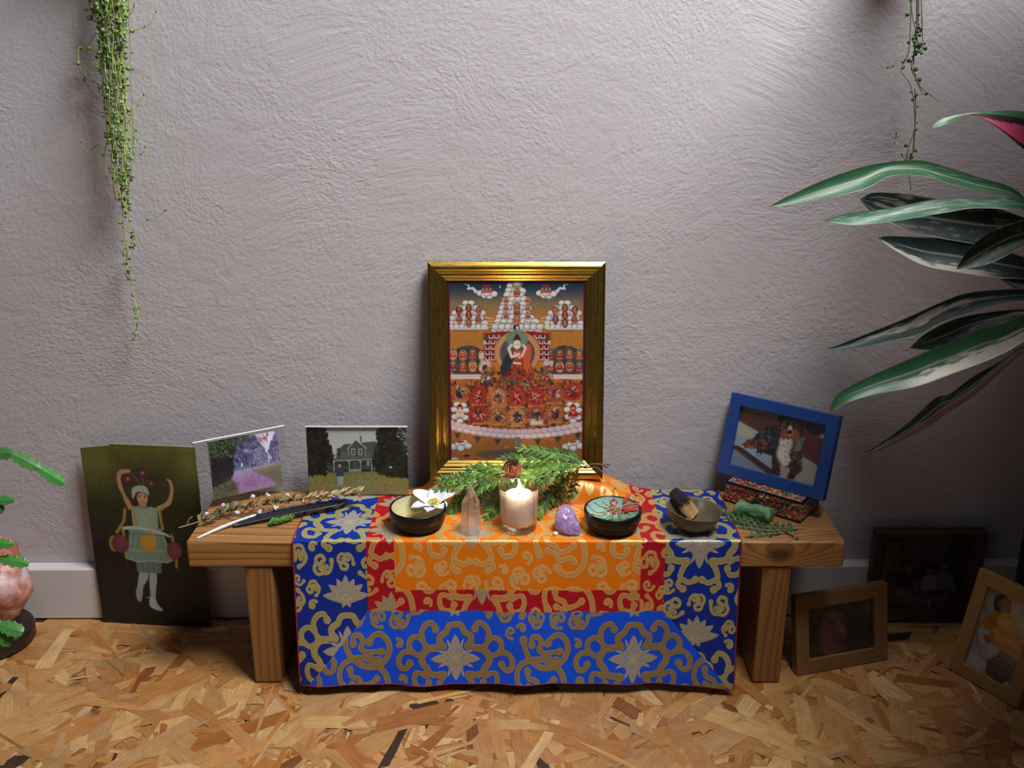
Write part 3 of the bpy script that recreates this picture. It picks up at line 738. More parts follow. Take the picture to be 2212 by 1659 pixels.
def lane():
    p = Paint(215, 150, [(180, 265), (960, 100), (1030, 690), (262, 805)], '#8f86ae')
    p.vgrad([(0, '#d5cdea'), (.3, '#c3b8dc'), (.62, '#8f84a8'), (1, '#5c5a52')])
    p.poly([(700, 100), (960, 90), (1000, 330), (860, 470), (800, 380), (760, 250)], '#f6effc', 40, .9)
    p.scatter([(450, 200), (700, 190), (820, 350), (830, 470), (600, 510), (450, 520)], 700, 26, ['#6a668f', '#535078', '#837fae', '#3b3a58', '#6f739c'], .6)
    for x in range(470, 680, 30): p.line([(x, 360), (x + 5, 500)], 7, '#2d2a40', .6)
    p.scatter([(690, 300), (760, 300), (850, 400), (830, 470), (680, 480)], 200, 18, ['#8a84ac', '#a49bc4', '#716a94'], .5)
    p.scatter([(860, 330), (940, 110), (1000, 200), (1005, 440), (880, 460)], 320, 18, ['#6b5f88', '#8a7ca6', '#54496f', '#a090bb'], .7)
    p.poly([(440, 545), (1010, 450), (1040, 700), (262, 805), (350, 640)], '#75725a', 12)
    p.poly([(640, 530), (1000, 465), (1005, 500), (800, 550)], '#9a8c6a', 12, .8)
    p.poly([(440, 540), (640, 505), (1010, 452), (1012, 462), (660, 528), (900, 640), (960, 690), (500, 760), (470, 640), (430, 580)], '#b9a3c6', 8)
    p.poly([(480, 640), (660, 560), (900, 640), (960, 700), (500, 760)], '#9c68a5', 40, .8); p.scatter([(470, 600), (700, 560), (900, 650), (880, 720), (520, 760)], 250, 9, ['#a878b4', '#8c5c94', '#c3a6cf'], .4)
    p.poly([(180, 265), (300, 235), (470, 200), (480, 280), (450, 400), (455, 560), (400, 640), (245, 700)], '#1c2430', 14)
    p.scatter([(200, 270), (460, 205), (640, 180), (600, 230), (470, 300), (440, 400), (300, 420), (210, 400)], 500, 13, ['#3d5a3a', '#2a3f2c', '#587348', '#1d2a22', '#4c6a3c'], .8)
    p.scatter([(230, 420), (450, 400), (460, 560), (400, 640), (245, 690)], 350, 14, ['#151c28', '#1d2838', '#10151f'], .8)
    p.poly([(245, 700), (420, 620), (500, 660), (520, 765), (262, 805)], '#5d5a48', 12); p.scatter([(245, 700), (420, 620), (500, 660), (520, 765), (262, 805)], 150, 9, ['#74704c', '#484636', '#847b5a'], .6)
    p.scatter([(735, 170), (850, 140), (850, 250), (770, 250), (700, 200)], 60, 11, ['#a4707a', '#8c5560', '#c39a9c'], .8)
    p.ell(590, 335, 22, 14, '#e8a2ac', .8, 5)
    p.line([(550, 470), (549, 500)], 26, '#cfe0ea'); p.ell(549, 445, 8, 10, '#6b5a5a'); p.line([(545, 500), (543, 528)], 12, '#5c7fb5'); p.line([(556, 500), (560, 530)], 10, '#5478ab')
    p.line([(665, 485), (705, 478)], 12, '#2c2438'); p.line([(660, 470), (668, 487)], 6, '#2c2438'); p.line([(672, 488), (668, 505)], 4, '#2c2438')
    p.noise(.012, 2); return p
def house():
    p = Paint(230, 160, [(1195, 100), (2140, 92), (2143, 735), (1202, 725)], '#b9babb')
    p.vgrad([(0, '#a5a5a3'), (.06, '#bdbdbb'), (.3, '#c6c7c8'), (.55, '#a9acae'), (.62, '#6a6a50'), (.66, '#7b7a42'), (.8, '#8f8747'), (1, '#86764e')])
    p.poly([(1380, 108), (1860, 104), (1850, 132), (1390, 138)], '#8f8e8a', 8, .8)
    p.poly([(1500, 290), (1540, 255), (1840, 225), (1850, 330), (1490, 335)], '#4e5354', 2); p.poly([(1505, 335), (1835, 325), (1835, 385), (1505, 390)], '#5d6361', 2)
    p.poly([(1570, 300), (1650, 210), (1745, 290), (1740, 365), (1580, 370)], '#485250', 2); p.line([(1568, 302), (1650, 210), (1748, 292)], 9, '#b9bdb8'); p.line([(1583, 300), (1585, 370)], 6, '#a5aaa6'); p.line([(1736, 292), (1738, 365)], 6, '#a5aaa6')
    p.line([(1698, 180), (1698, 225)], 13, '#5d5a58')
    for x in (1622, 1690): p.poly([(x - 17, 295), (x + 17, 295), (x + 17, 355), (x - 17, 355)], '#ccd0cc', 1.5); p.poly([(x - 10, 303), (x + 10, 303), (x + 10, 348), (x - 10, 348)], '#343a3c', 1.5); p.line([(x - 10, 326), (x + 10, 326)], 3, '#c6cac6')
    p.poly([(1380, 410), (1500, 372), (1830, 362), (1830, 395), (1385, 418)], '#5b6062', 2); p.line([(1380, 414), (1600, 402), (1810, 395)], 6, '#b7bcb9')
    p.poly([(1375, 418), (1810, 400), (1810, 515), (1375, 520)], '#2f3432', 2)
    p.poly([(1600, 425), (1680, 420), (1680, 490), (1600, 490)], '#4d4a44', 2); p.line([(1640, 425), (1640, 490)], 5, '#8a8378'); p.poly([(1745, 410), (1775, 410), (1775, 455), (1745, 455)], '#8a9296', 2)
    for x in (1380, 1440, 1583, 1690, 1795): p.line([(x, 410), (x, 510)], 8, '#b3b8b6'); p.line([(x - 18, 410), (x, 432), (x + 18, 408)], 5, '#aab0ae')
    for y in (462, 480): p.line([(1385, y + 8), (1580, y + 2)], 3.5, '#9ba19f'); p.line([(1695, y), (1795, y - 2)], 3.5, '#9ba19f')
    p.poly([(1585, 488), (1690, 485), (1692, 512), (1588, 516)], '#8f9a9c', 2)
    p.poly([(1202, 530), (2143, 525), (2143, 735), (1202, 730)], '#8a8145', 12); p.scatter([(1202, 540), (2143, 540), (2143, 735), (1202, 735)], 700, 14, ['#958b4b', '#7c743f', '#a1955a', '#877a4a'], .35)
    p.poly([(1210, 690), (2143, 640), (2143, 735), (1202, 735)], '#8f7a56', 40, .5)
    tr = ['#141a16', '#1d2620', '#0f1310', '#26302a']
    p.poly([(1195, 100), (1365, 105), (1380, 180), (1430, 370), (1380, 400), (1370, 530), (1202, 545)], '#161c18', 4); p.scatter([(1195, 100), (1375, 110), (1440, 370), (1370, 540), (1202, 545)], 400, 15, tr, .8); p.scatter([(1360, 150), (1390, 180), (1450, 380), (1360, 400)], 90, 9, tr, .9)
    p.scatter([(1475, 290), (1500, 290), (1505, 380), (1470, 380)], 60, 9, ['#343c38', '#444c48'], .8)
    p.poly([(1880, 100), (2010, 95), (2050, 200), (2120, 330), (2143, 400), (2143, 570), (1860, 540), (1800, 420), (1850, 250)], '#181d1b', 6); p.scatter([(1850, 110), (2140, 100), (2143, 570), (1850, 545), (1800, 420), (1850, 240)], 800, 16, tr + ['#2c3532'], .8)
    p.poly([(2060, 110), (2140, 98), (2143, 300), (2100, 240)], '#b0b3b3', 10, .75); p.scatter([(2060, 120), (2143, 120), (2143, 300), (2080, 250)], 60, 9, tr, .8)
    p.scatter([(1900, 520), (2143, 530), (2143, 580), (1900, 560)], 60, 14, tr, .6); p.ell(1975, 472, 16, 9, '#c9cdd0')
    # man
    p.line([(1482, 550), (1482, 640)], 30, '#9aa0a2'); p.line([(1512, 550), (1500, 640)], 28, '#a5abac'); p.line([(1485, 640), (1488, 665)], 14, '#6e7376'); p.line([(1503, 640), (1506, 662)], 12, '#7d8284')
    p.poly([(1462, 480), (1525, 475), (1532, 520), (1528, 552), (1466, 555)], '#252c3c', 2); p.line([(1465, 490), (1462, 545)], 14, '#252c3c')
    for i in range(4): p.line([(1468 + i * 17, 482), (1470 + i * 16, 550)], 2.5, '#8a93a8', .7); p.line([(1463, 495 + i * 15), (1530, 492 + i * 15)], 2.5, '#8a93a8', .7)
    p.ell(1493, 462, 13, 17, '#a88a78'); p.ell(1493, 450, 13, 8, '#c7c3bc')
    p.noise(.012, 2); return p
M, W, H = lean((434, 1102), (627, 1059), (412, 957), ZT, 3)
acrylic('acrylic_photo_frame', 'tilted clear acrylic frame holding a purple-toned photo of a tree-lined lane', M, W, H, lane(), W - .030, H - .014, .020, .010)
M, W, H = lean((666, 1073), (884, 1073), (663, 922), ZT, 6)
acrylic('acrylic_photo_frame', 'clear acrylic frame with a photo of a gabled house and a man on its lawn', M, W, H, house(), W - .002, H - .004, .001, .0025)

# --- gold framed devotional painting (a plain generic gathering of figures on clouds)
def painting():
    p = Paint(330, 418, [(190, 195), (1162, 195), (1146, 1432), (195, 1432)], '#b0702a')
    p.vgrad([(0, '#141a2a'), (.05, '#2c3a4c'), (.12, '#7d6a4e'), (.2, '#b0752f'), (.5, '#b3742a'), (.8, '#a8692a'), (1, '#96592a')]); p.noise(.012, 4)
    cl, cd_, ol = '#cfc4bd', '#a08f86', '#33302e'
    def cloud(x, y, r, c=cl, n=None):
        p.ell(x, y, r * 1.25, r, ol, .8); p.ell(x, y, r * 1.25 - 3, r - 3, c); p.ell(x - r * .1, y - r * .25, r * .8, r * .5, '#e3dcd8', .8, 4); p.line([(x - r, y + r * .35), (x, y + r * .6), (x + r, y + r * .35)], 3, cd_, .7)
    def fig(x, y, s, robe, halo='#8d8672', skin='#d9a37a', aura=None):
        if aura: p.ell(x, y + s * .1, s * 1.0, s * 1.35, ol, .6); p.ell(x, y + s * .1, s * .92, s * 1.27, aura)
        p.ell(x, y - s * .65, s * .45, s * .5, halo, .9)
        p.poly([(x - s * .35, y - s * .35), (x + s * .35, y - s * .35), (x + s * .6, y + s * .3), (x + s * .75, y + s * .75), (x - s * .75, y + s * .75), (x - s * .6, y + s * .3)], robe, 1.2, 1, True)
        p.line([(x - s * .3, y - s * .2), (x, y + s * .25), (x + s * .35, y - s * .1)], s * .16, skin, .85); p.ell(x, y - s * .6, s * .24, s * .3, skin); p.ell(x, y - s * .82, s * .2, s * .14, '#2b1d18')
        p.line([(x - s * .6, y + s * .78), (x + s * .6, y + s * .78)], s * .18, '#c9a08f', .8)
    R = ['#9c2418', '#b03018', '#8a1c20', '#c24a1c', '#a8281c']
    # central tower of clouds
    for y in range(240, 545, 30):
        hw = 40 + (y - 240) * .36
        x = -hw
        while x <= hw: cloud(678 + x, y + random.uniform(-4, 4), 27); x += 42
    for x in range(530, 840, 44): cloud(x, 515, 24)
    for i, y in enumerate((278, 372, 412, 465)): fig(678, y, 26, R[i % 5], aura='#a06a58')
    for y in (332, 385, 438):
        for s in (-1, 1): fig(678 + s * 75, y, 21, random.choice(R + ['#c98a50']), aura='#b39a90')
    p.poly([(630, 215), (678, 200), (726, 215), (700, 245), (655, 245)], '#8a7a66', 2); p.ell(678, 222, 24, 14, '#c4b8a4')
    p.poly([(652, 502), (695, 502), (695, 532), (652, 532)], '#26221f', 2); p.ell(680, 520, 10, 12, '#cdd0d0')
    # clouds either side
    for cx in (345, 1010):
        for y, hw in ((352, 20), (385, 60), (420, 95), (455, 110), (490, 118), (515, 120)):
            x = -hw
            while x <= hw: cloud(cx + x, y, 22); x += 38
        for dx, dy in ((0, 385), (-68, 400), (68, 400), (0, 432), (-65, 462), (65, 462), (0, 488)): fig(cx + dx, dy, 23, random.choice(R), '#5c5850', aura=random.choice(['#6b2c24', '#3a3a3a', '#8c6a60']))
        p.line([(cx - 130, 528), (cx + 130, 528)], 12, cl, .9); p.line([(cx - 100, 542), (cx + 60, 542)], 5, '#5b4a40', .8)
        s = 1 if cx > 600 else -1
        for k in range(4): p.line([(cx - s * 110, 450 + k * 22), (cx - s * (165 + 6 * k), 458 + k * 20)], 7, cl, .8); 
    # two small night clouds, moon, stars
    for cx, s in ((470, -1), (880, 1)):
        p.line([(cx + s * 20, 285), (cx + s * 75, 275), (cx + s * 95, 250), (cx + s * 130, 255), (cx + s * 120, 232), (cx + s * 155, 222)], [26, 22, 16, 13, 8, 2], '#cfd0d2')
        for dx, dy in ((-45, 285), (-15, 300), (20, 305), (50, 290), (0, 285)): cloud(cx + dx, dy, 22, '#d8d8da')
        for dx in (-25, 0, 25): fig(cx + dx, 268, 19, '#a8382c', '#b08060')
        p.poly([(cx - 20, 228), (cx + 20, 228), (cx + 28, 244), (cx - 28, 244)], '#8f2c28', 2)
    p.ell(565, 239, 9, 10, '#dfe3ee'); p.ell(571, 236, 9, 9, '#27313f')
    # arcs, side groups on lotus ledges
    for cx in (340, 1010):
        p.ell(cx, 760, 132, 120, '#7d3c20', .9, 3); p.ell(cx, 762, 126, 116, '#4f3a2c')
        for k in range(14): a = math.pi * (1 + k / 13); p.ell(cx + 120 * math.cos(a), 765 + 115 * math.sin(a), 11, 9, random.choice(['#31452f', '#223322', '#4c5c44', '#5a2a24']))
        for dy in (700, 780):
            for k in range(4):
                c = random.choice(R + (['#2c3c34', '#b0602c'] if cx < 600 else []));
                if k == 3 and cx < 600: c = '#c9c2bd'
                fig(cx - 105 + k * 68, dy + 5 * (k % 2), 32, c, '#6f8470', aura=random.choice(['#9c6a58', '#4e5c50', '#c08c62', '#7a4a40']))
        p.poly([(cx - 130, 838), (cx + 130, 838), (cx + 125, 872), (cx - 128, 872)], '#c9a7a4', 3)
        for k in range(13): p.ell(cx - 120 + k * 20, 862, 11, 9, '#ddc6c4'); p.ell(cx - 110 + k * 20, 846, 11, 8, '#d5b9b6')
    # palace grid behind the throne
    p.poly([(450, 560), (560, 545), (800, 545), (905, 560), (905, 750), (450, 750)], '#8c1f1c', 3)
    for sx in (-1, 1):
        for i in range(5):
            for k in range(3):
                x = 678 + sx * (205 - k * 38 - (0 if i else 25)); y = 570 + i * 37
                p.poly([(x - 15, y), (x + 15, y), (x + 15, y + 25), (x - 15, y + 25)], '#ded8d6', 1.5); p.poly([(x - 9, y - 3), (x + 9, y - 3), (x + 9, y + 18), (x - 9, y + 18)], '#6b1d18' if k % 2 else '#27241f', 1.5)
        p.ell(678 + sx * 225, 622, 15, 15, '#cfa8ac'); p.ell(678 + sx * 215, 590, 14, 12, '#3c5034'); p.poly([(678 + sx * 220 - 35, 745), (678 + sx * 220 + 35, 745), (678 + sx * 215 + 30, 785), (678 + sx * 215 - 32, 782)], '#c7b1ae', 3)
    p.line([(440, 640), (440, 560), (500, 520)], 5, '#7d3c1c', .7); p.line([(915, 640), (915, 560), (855, 520)], 5, '#7d3c1c', .7)
    # central halo and seated robed figure
    p.ell(680, 690, 162, 150, '#6d5a44', 1, 2); p.ell(680, 690, 158, 146, '#c48a52'); p.ell(680, 695, 122, 118, '#4d4650')
    for k in range(40): a = 2 * math.pi * k / 40; p.line([(680 + 70 * math.cos(a), 695 + 65 * math.sin(a)), (680 + 118 * math.cos(a + .15), 695 + 112 * math.sin(a + .15))], 2.5, '#7f7480', .6)
    p.ell(678, 600, 76, 62, '#5c7a62'); p.ell(678, 600, 70, 56, '#6f8a6e', .7, 6)
    p.poly([(560, 860), (610, 740), (640, 680), (725, 680), (760, 740), (800, 860), (680, 880)], '#a33418', 2, 1, True)
    p.poly([(610, 700), (640, 690), (650, 760), (590, 860), (560, 800)], '#1f3038', 2, 1, True); p.poly([(720, 650), (775, 640), (770, 760), (740, 830), (720, 740)], '#c0562c', 2, 1, True)
    p.poly([(655, 680), (705, 680), (698, 735), (662, 735)], '#b9543c', 2, 1, True); p.line([(660, 690), (700, 730)], 9, '#d9c9c2'); p.line([(655, 760), (700, 765)], 16, '#cfc0b8'); p.line([(640, 640), (620, 660), (640, 720), (690, 700)], 20, '#dcc8bf'); p.line([(722, 640), (738, 660), (710, 715)], 18, '#d9c2b6')
    p.ell(678, 636, 26, 32, '#e3d0c4'); p.poly([(645, 615), (678, 560), (712, 615), (700, 605), (655, 605)], '#4e2018', 2, 1, True); p.line([(668, 634), (673, 634)], 3, '#332211'); p.line([(684, 634), (689, 634)], 3, '#332211')
    for k in range(9): p.line([(600 + k * 20, 770 + 8 * (k % 2)), (585 + k * 24, 850)], 5, random.choice(['#c9552a', '#5c1a14', '#b9903c']), .8)
    for k in range(11): p.ell(565 + k * 24, 872 + 5 * math.sin(k), 14, 10, random.choice(['#3a4a40', '#8a2a24', '#c07c34']))
    fig(467, 865, 44, '#cfc6c0', '#5f7c64', '#e0d2c6', aura='#a8603c'); fig(885, 865, 44, '#8c231a', '#5f7c64', aura='#b09468')
    # arch of three, then rows of flaming figures
    p.ell(680, 945, 128, 76, '#b07c3c'); p.ell(680, 948, 120, 70, '#2c3a30')
    for dx in (-70, 0, 70): fig(680 + dx, 930 - (18 if dx == 0 else 0), 33, '#b83c1c', '#4e7058', aura='#70847a')
    p.scatter([(215, 890), (560, 880), (800, 880), (1130, 890), (1128, 1180), (900, 1210), (450, 1210), (218, 1180)], 900, 15, ['#7a2c1a', '#5c2418', '#94482a', '#3c2a20', '#a8643a', '#6b3020', '#8a3c20', '#33382a'], .75, 2)
    p.scatter([(430, 760), (560, 800), (800, 800), (930, 770), (900, 900), (460, 900)], 160, 13, ['#4a5040', '#6b2418', '#8a4a2c', '#3a2c24'], .8, 2)
    def flame_fig(x, y, s, c):
        for k in range(18): a = 2 * math.pi * k / 18; p.line([(x, y), (x + s * 1.05 * math.cos(a + .2), y + s * 1.15 * math.sin(a))], [s * .4, s * .1], c, .9)
        p.ell(x, y, s * .8, s * .95, c); p.ell(x, y + s * .1, s * .42, s * .55, random.choice(['#2c2428', '#7c1c1c', '#3a2838', '#8c4a34'])); p.ell(x, y - s * .3, s * .2, s * .22, random.choice(['#3c3a48', '#b07048', '#26303c']))
        for k in range(22): a = random.uniform(0, 6.28); r0 = s * random.uniform(0, .5); r1 = r0 + s * .28; p.line([(x + r0 * math.cos(a), y + r0 * math.sin(a)), (x + r1 * math.cos(a + .4), y + r1 * math.sin(a + .4))], s * .08, random.choice(['#2a2026', '#d9a070', '#e0d0c0', '#601a18']), .8)
        p.line([(x - s * .7, y + s * .95), (x + s * .7, y + s * .95)], s * .2, '#b9804c', .8)
    for x, y, c in ((280, 960, '#a55c34'), (412, 985, '#9c2a1c'), (545, 1000, '#a8744a'), (678, 1000, '#a8321f'), (810, 995, '#9a2a1e'), (942, 975, '#9c4a34'), (1065, 960, '#a1301f'), (412, 1115, '#8f2a1c'), (545, 1120, '#96603c'), (678, 1130, '#a8784c'), (812, 1120, '#8c4430'), (940, 1105, '#9a6040')):
        flame_fig(x, y, 66, c)
    for x, s in ((280, 1), (1065, -1)):
        for dx, dy in ((-40, 1080), (40, 1085), (-35, 1130), (35, 1135), (0, 1160), (-20, 1045), (25, 1050)): cloud(x + dx, dy, 22, '#c9c6c2')
        fig(x, 1095, 46, '#c9c2bc' if s > 0 else '#a01c20', '#a8241f')
    p.poly([(755, 1150), (865, 1150), (860, 1185), (770, 1190)], '#d8d2cc', 6, .6)
    # great white lotus rim
    pts = lambda o: [(215 + k * 46.5, 1165 + o + 62 * math.sin(math.pi * k / 20) ** .8) for k in range(21)]
    p.line(pts(22), 62, '#b9989c'); 
    for k, (x, y) in enumerate(pts(0)): p.ell(x, y + 6, 26, 19, '#a8888c'); p.ell(x, y + 4, 24, 17, '#d3bcc2'); p.ell(x + 22, y + 38, 26, 18, '#a8888c'); p.ell(x + 22, y + 36, 24, 16, '#dccace')
    for k, (x, y) in enumerate(pts(62)):
        if k % 3 == 1: p.poly([(x - 25, y), (x + 25, y), (x, y + 42)], '#33402f', 2)
        else: p.ell(x, y + 6, 14, 10, '#a1683c'); p.ell(x + 12, y + 16, 6, 6, '#b0503c')
    p.poly([(655, 1270), (700, 1270), (695, 1390), (660, 1390)], '#7d7268', 3); p.line([(668, 1275), (668, 1390)], 5, '#a89c94', .6); p.line([(688, 1275), (688, 1390)], 4, '#5a5048', .6)
    p.ell(678, 1385, 300, 34, '#5c4c44', .85, 8)
    for k in range(40): x = random.uniform(390, 960); y = random.uniform(1358, 1412); p.line([(x, y), (x + random.uniform(30, 110), y + random.uniform(-2, 3))], 3, random.choice(['#453a36', '#7c6c62']), .7)
    for cx in (285, 1065):
        for dx, dy in ((-50, 1335), (-15, 1320), (25, 1310), (50, 1330), (0, 1345)): cloud(cx + dx, dy, 24, '#c9ccd0')
        p.line([(cx - 20, 1305), (cx + 20, 1300)], 12, '#a8442c')
    p.ell(325, 1398, 22, 9, '#332822'); p.ell(230, 1425, 40, 16, '#b9bcc0'); p.ell(975, 1410, 20, 9, '#c0b0b0'); p.ell(810, 1350, 16, 9, '#cfc9c2'); p.ell(890, 1352, 18, 10, '#b9a894'); p.ell(600, 1340, 16, 8, '#b08468')
    p.poly([(590, 1400), (720, 1390), (725, 1432), (585, 1432)], '#a8341c', 3)
    for k in range(5): p.ell(570 + k * 14, 1405, 9, 11, '#b9705c'); p.ell(570 + k * 14, 1403, 5, 7, '#d9b0a0')
    # maroon borders
    p.poly([(180, 190), (212, 190), (220, 1440), (185, 1440)], '#4e0f1e', 1.5); p.poly([(1140, 190), (1170, 190), (1160, 1440), (1126, 1440)], '#4e0f1e', 1.5); p.line([(185, 197), (1165, 197)], 5, '#8f8f96')
    p.a *= .9; p.noise(.012, 1); return p
gold_m, nt, b = nodes('gilt_moulding')
uv = N(nt, 'ShaderNodeAttribute', attribute_name='luv')
g = N(nt, 'ShaderNodeTexNoise', {'Vector': VM(nt, 'MULTIPLY', uv.outputs['Vector'], (60, 1600, 900)).outputs[0], 'Scale': 1.0, 'Detail': 3.0})
nt.links.new(ramp(nt, g.outputs[0], [(0.3, lin('#a8873c')), (0.6, lin('#c9a550')), (0.8, lin('#d6b665'))]), b.inputs['Base Color'])
b.inputs['Metallic'].default_value = 1.0
nt.links.new(MATH(nt, 'ADD', MATH(nt, 'MULTIPLY', g.outputs[0], 0.12), 0.22), b.inputs['Roughness'])
back_m = simple('dark_backing', '#2a2420', 0.8, noise=.1)
gz = BH + 0.0385
o = Vector((0, -0.079, gz)); XLg = P(928, 1021, y=-0.082).x; XRg = P(1303, 1021, y=-0.082).x; W = XRg - XLg; o.x = (XLg + XRg) / 2
H = 0.306; ang = math.asin(0.055 / H)
Y = Vector((0, math.sin(ang), math.cos(ang))); X = Vector((1, 0, 0)); Z = X.cross(Y)
M = Matrix(((X.x, Y.x, Z.x, o.x), (X.y, Y.y, Z.y, o.y), (X.z, Y.z, Z.z, o.z), (0, 0, 0, 1)))
t = thing('gold_picture_frame', 'gold stepped frame with a painting of many seated figures on clouds', 'picture frame', mat=M)
prof = [(0, -.016), (0, -.0045), (.0045, -.002), (.0052, -.0005), (.006, 0), (.010, .0003), (.0125, -.0015), (.0132, -.0018), (.0142, -.0018), (.016, -.0032), (.0175, -.0034), (.0185, -.0034), (.0215, -.0056), (.0222, -.006), (.023, -.006), (.0258, -.0081), (.0265, -.0097)]
frame_mesh('frame', W, H, prof, gold_m, t)
pbox('backing', -W / 2 + .002, W / 2 - .002, .002, H - .002, -0.0175, -0.0125, back_m, t)
pw, ph = W - .050, H - .050
q = print_mesh('painting', painting(), pw, ph, print_m, t, z=-0.0105, thick=.0005, y0=0.025)
pbox('glass', -pw / 2, pw / 2, 0.025, 0.025 + ph, -0.0098, -0.0088, glass_m, t, .0002)

# --- blue frame with the dog, painted box underneath: built later with the box height
def dog():
    p = Paint(220, 150, [(268, 208), (1042, 372), (950, 932), (190, 722)], '#8f9aa6')
    p.poly([(230, 180), (1060, 350), (1000, 760), (800, 640), (420, 440), (240, 330)], '#4a2a1e', 4)
    p.poly([(240, 180), (600, 290), (580, 330), (300, 260)], '#7d8286', 10, .6); p.poly([(300, 240), (600, 330), (560, 420), (420, 440), (250, 340)], '#4f3222', 20, .8)
    p.poly([(820, 420), (1040, 510), (990, 750), (800, 640)], '#54241c', 3); p.line([(820, 420), (1030, 510)], 10, '#7a4636'); p.line([(800, 640), (980, 750)], 14, '#33180f')
    for k in range(4): p.line([(850 + k * 45, 440 + k * 18), (835 + k * 42, 650 + k * 22)], 3, '#3c1812', .5)
    p.poly([(840, 350), (1040, 375), (1030, 440), (930, 470), (850, 420)], '#2b1c18', 4); p.poly([(970, 470), (1030, 440), (1025, 500), (985, 495)], '#77879c', 3); p.ell(920, 420, 60, 45, '#1e1614', .9, 4)
    p.poly([(240, 345), (420, 440), (600, 560), (800, 640), (985, 755), (950, 940), (560, 820), (190, 560)], '#8c9aaa', 5)
    p.poly([(240, 350), (420, 440), (380, 500), (230, 470)], '#a8a690', 10, .8); p.poly([(600, 720), (800, 655), (985, 760), (950, 935), (620, 850)], '#96968a', 10); p.poly([(300, 520), (560, 560), (560, 720), (350, 620)], '#8fa0ba', 14, .7)
    p.line([(470, 712), (560, 695)], 3, '#6b7480', .8)
    p.poly([(210, 560), (240, 560), (620, 830), (520, 815), (200, 590)], '#33221c', 3); p.line([(225, 575), (545, 815)], 14, '#5a3424'); p.line([(262, 570), (620, 825)], 12, '#1f2c3c'); p.poly([(190, 590), (225, 590), (500, 800), (190, 725)], '#6f7f92', 3)
    # dog
    bk, gy, tn, wh = '#16161c', '#55606c', '#83421e', '#c9c4bc'
    p.poly([(590, 400), (500, 400), (430, 450), (380, 500), (390, 550), (430, 600), (520, 640), (590, 650), (640, 520)], bk, 5, 1, True); p.scatter([(420, 430), (600, 400), (600, 560), (500, 600), (400, 540)], 200, 12, [bk, '#26303c', gy, '#3c4854', '#0f1014'], .8)
    p.poly([(400, 500), (330, 520), (285, 555), (300, 585), (350, 570), (420, 560)], '#5a2e1a', 4, 1, True); p.poly([(420, 560), (415, 620), (425, 648), (450, 645), (480, 590), (520, 540), (460, 530)], '#3a2418', 4, 1, True); p.scatter([(330, 510), (520, 520), (500, 590), (330, 580)], 60, 12, ['#7a3f20', '#94522c', '#2b1a14'], .7)
    p.ell(295, 572, 12, 8, '#c9c6c4'); p.ell(435, 636, 12, 10, '#bdbab8')
    p.poly([(600, 480), (820, 480), (830, 600), (800, 700), (760, 760), (640, 740), (560, 660), (560, 560)], '#2a2628', 5, 1, True)
    p.scatter([(690, 480), (830, 490), (825, 640), (740, 640)], 200, 13, [gy, '#7c8288', '#3a3c42', '#8c8680', '#1c1c20'], .7); p.scatter([(690, 620), (820, 620), (830, 740), (740, 800), (690, 740)], 120, 14, ['#2a1a14', '#7a4424', '#1a1416', '#6b3c22'], .8)
    p.poly([(560, 640), (620, 640), (620, 740), (625, 815), (590, 820), (555, 760)], '#3a2018', 4, 1, True); p.scatter([(550, 600), (630, 600), (625, 810), (560, 790)], 90, 12, ['#1c1416', '#5a3020', '#2c1c18'], .8)
    p.poly([(740, 760), (800, 740), (825, 780), (770, 830), (755, 860), (700, 855), (700, 820)], '#3c2418', 4, 1, True); p.ell(728, 842, 28, 17, '#2e1e18', 1, 2)
    p.poly([(620, 490), (720, 490), (725, 560), (700, 640), (720, 690), (680, 745), (635, 730), (590, 640), (610, 560)], wh, 8, 1, True); p.scatter([(610, 500), (720, 500), (700, 730), (640, 730), (590, 620)], 120, 11, ['#d6d2cc', '#b0aaa4', '#8f8a88', '#e0dcd8'], .5)
    p.ell(700, 400, 90, 92, '#221c1e', 1, 6); p.poly([(590, 320), (640, 290), (680, 330), (640, 380)], '#1c1412', 4, 1, True); p.poly([(730, 340), (800, 350), (830, 420), (800, 480), (770, 400)], '#2c221e', 4, 1, True)
    p.scatter([(620, 330), (790, 340), (800, 480), (620, 470)], 150, 12, ['#1a1618', '#3a3434', '#5a4a42', '#6c6460', '#2a2022'], .7)
    p.ell(655, 455, 38, 42, '#8c4a26', 1, 8); p.ell(745, 465, 40, 45, '#9a4a20', 1, 8); p.scatter([(620, 420), (790, 430), (780, 520), (640, 510)], 90, 10, ['#a8582c', '#6b3418', '#83421e'], .6)
    p.poly([(690, 385), (712, 385), (725, 440), (700, 485), (675, 440)], '#c3bab4', 4, 1, True); p.ell(699, 440, 24, 21, '#0e0e10'); p.ell(694, 433, 8, 5, '#6c7078', .7, 3); p.line([(680, 470), (700, 478), (722, 468)], 5, '#2a1c18')
    for x in (662, 735): p.ell(x, 395, 9, 7, '#0c0a0a'); p.ell(x, 380, 9, 4, '#8f5a34', .8)
    p.noise(.015, 1); return p

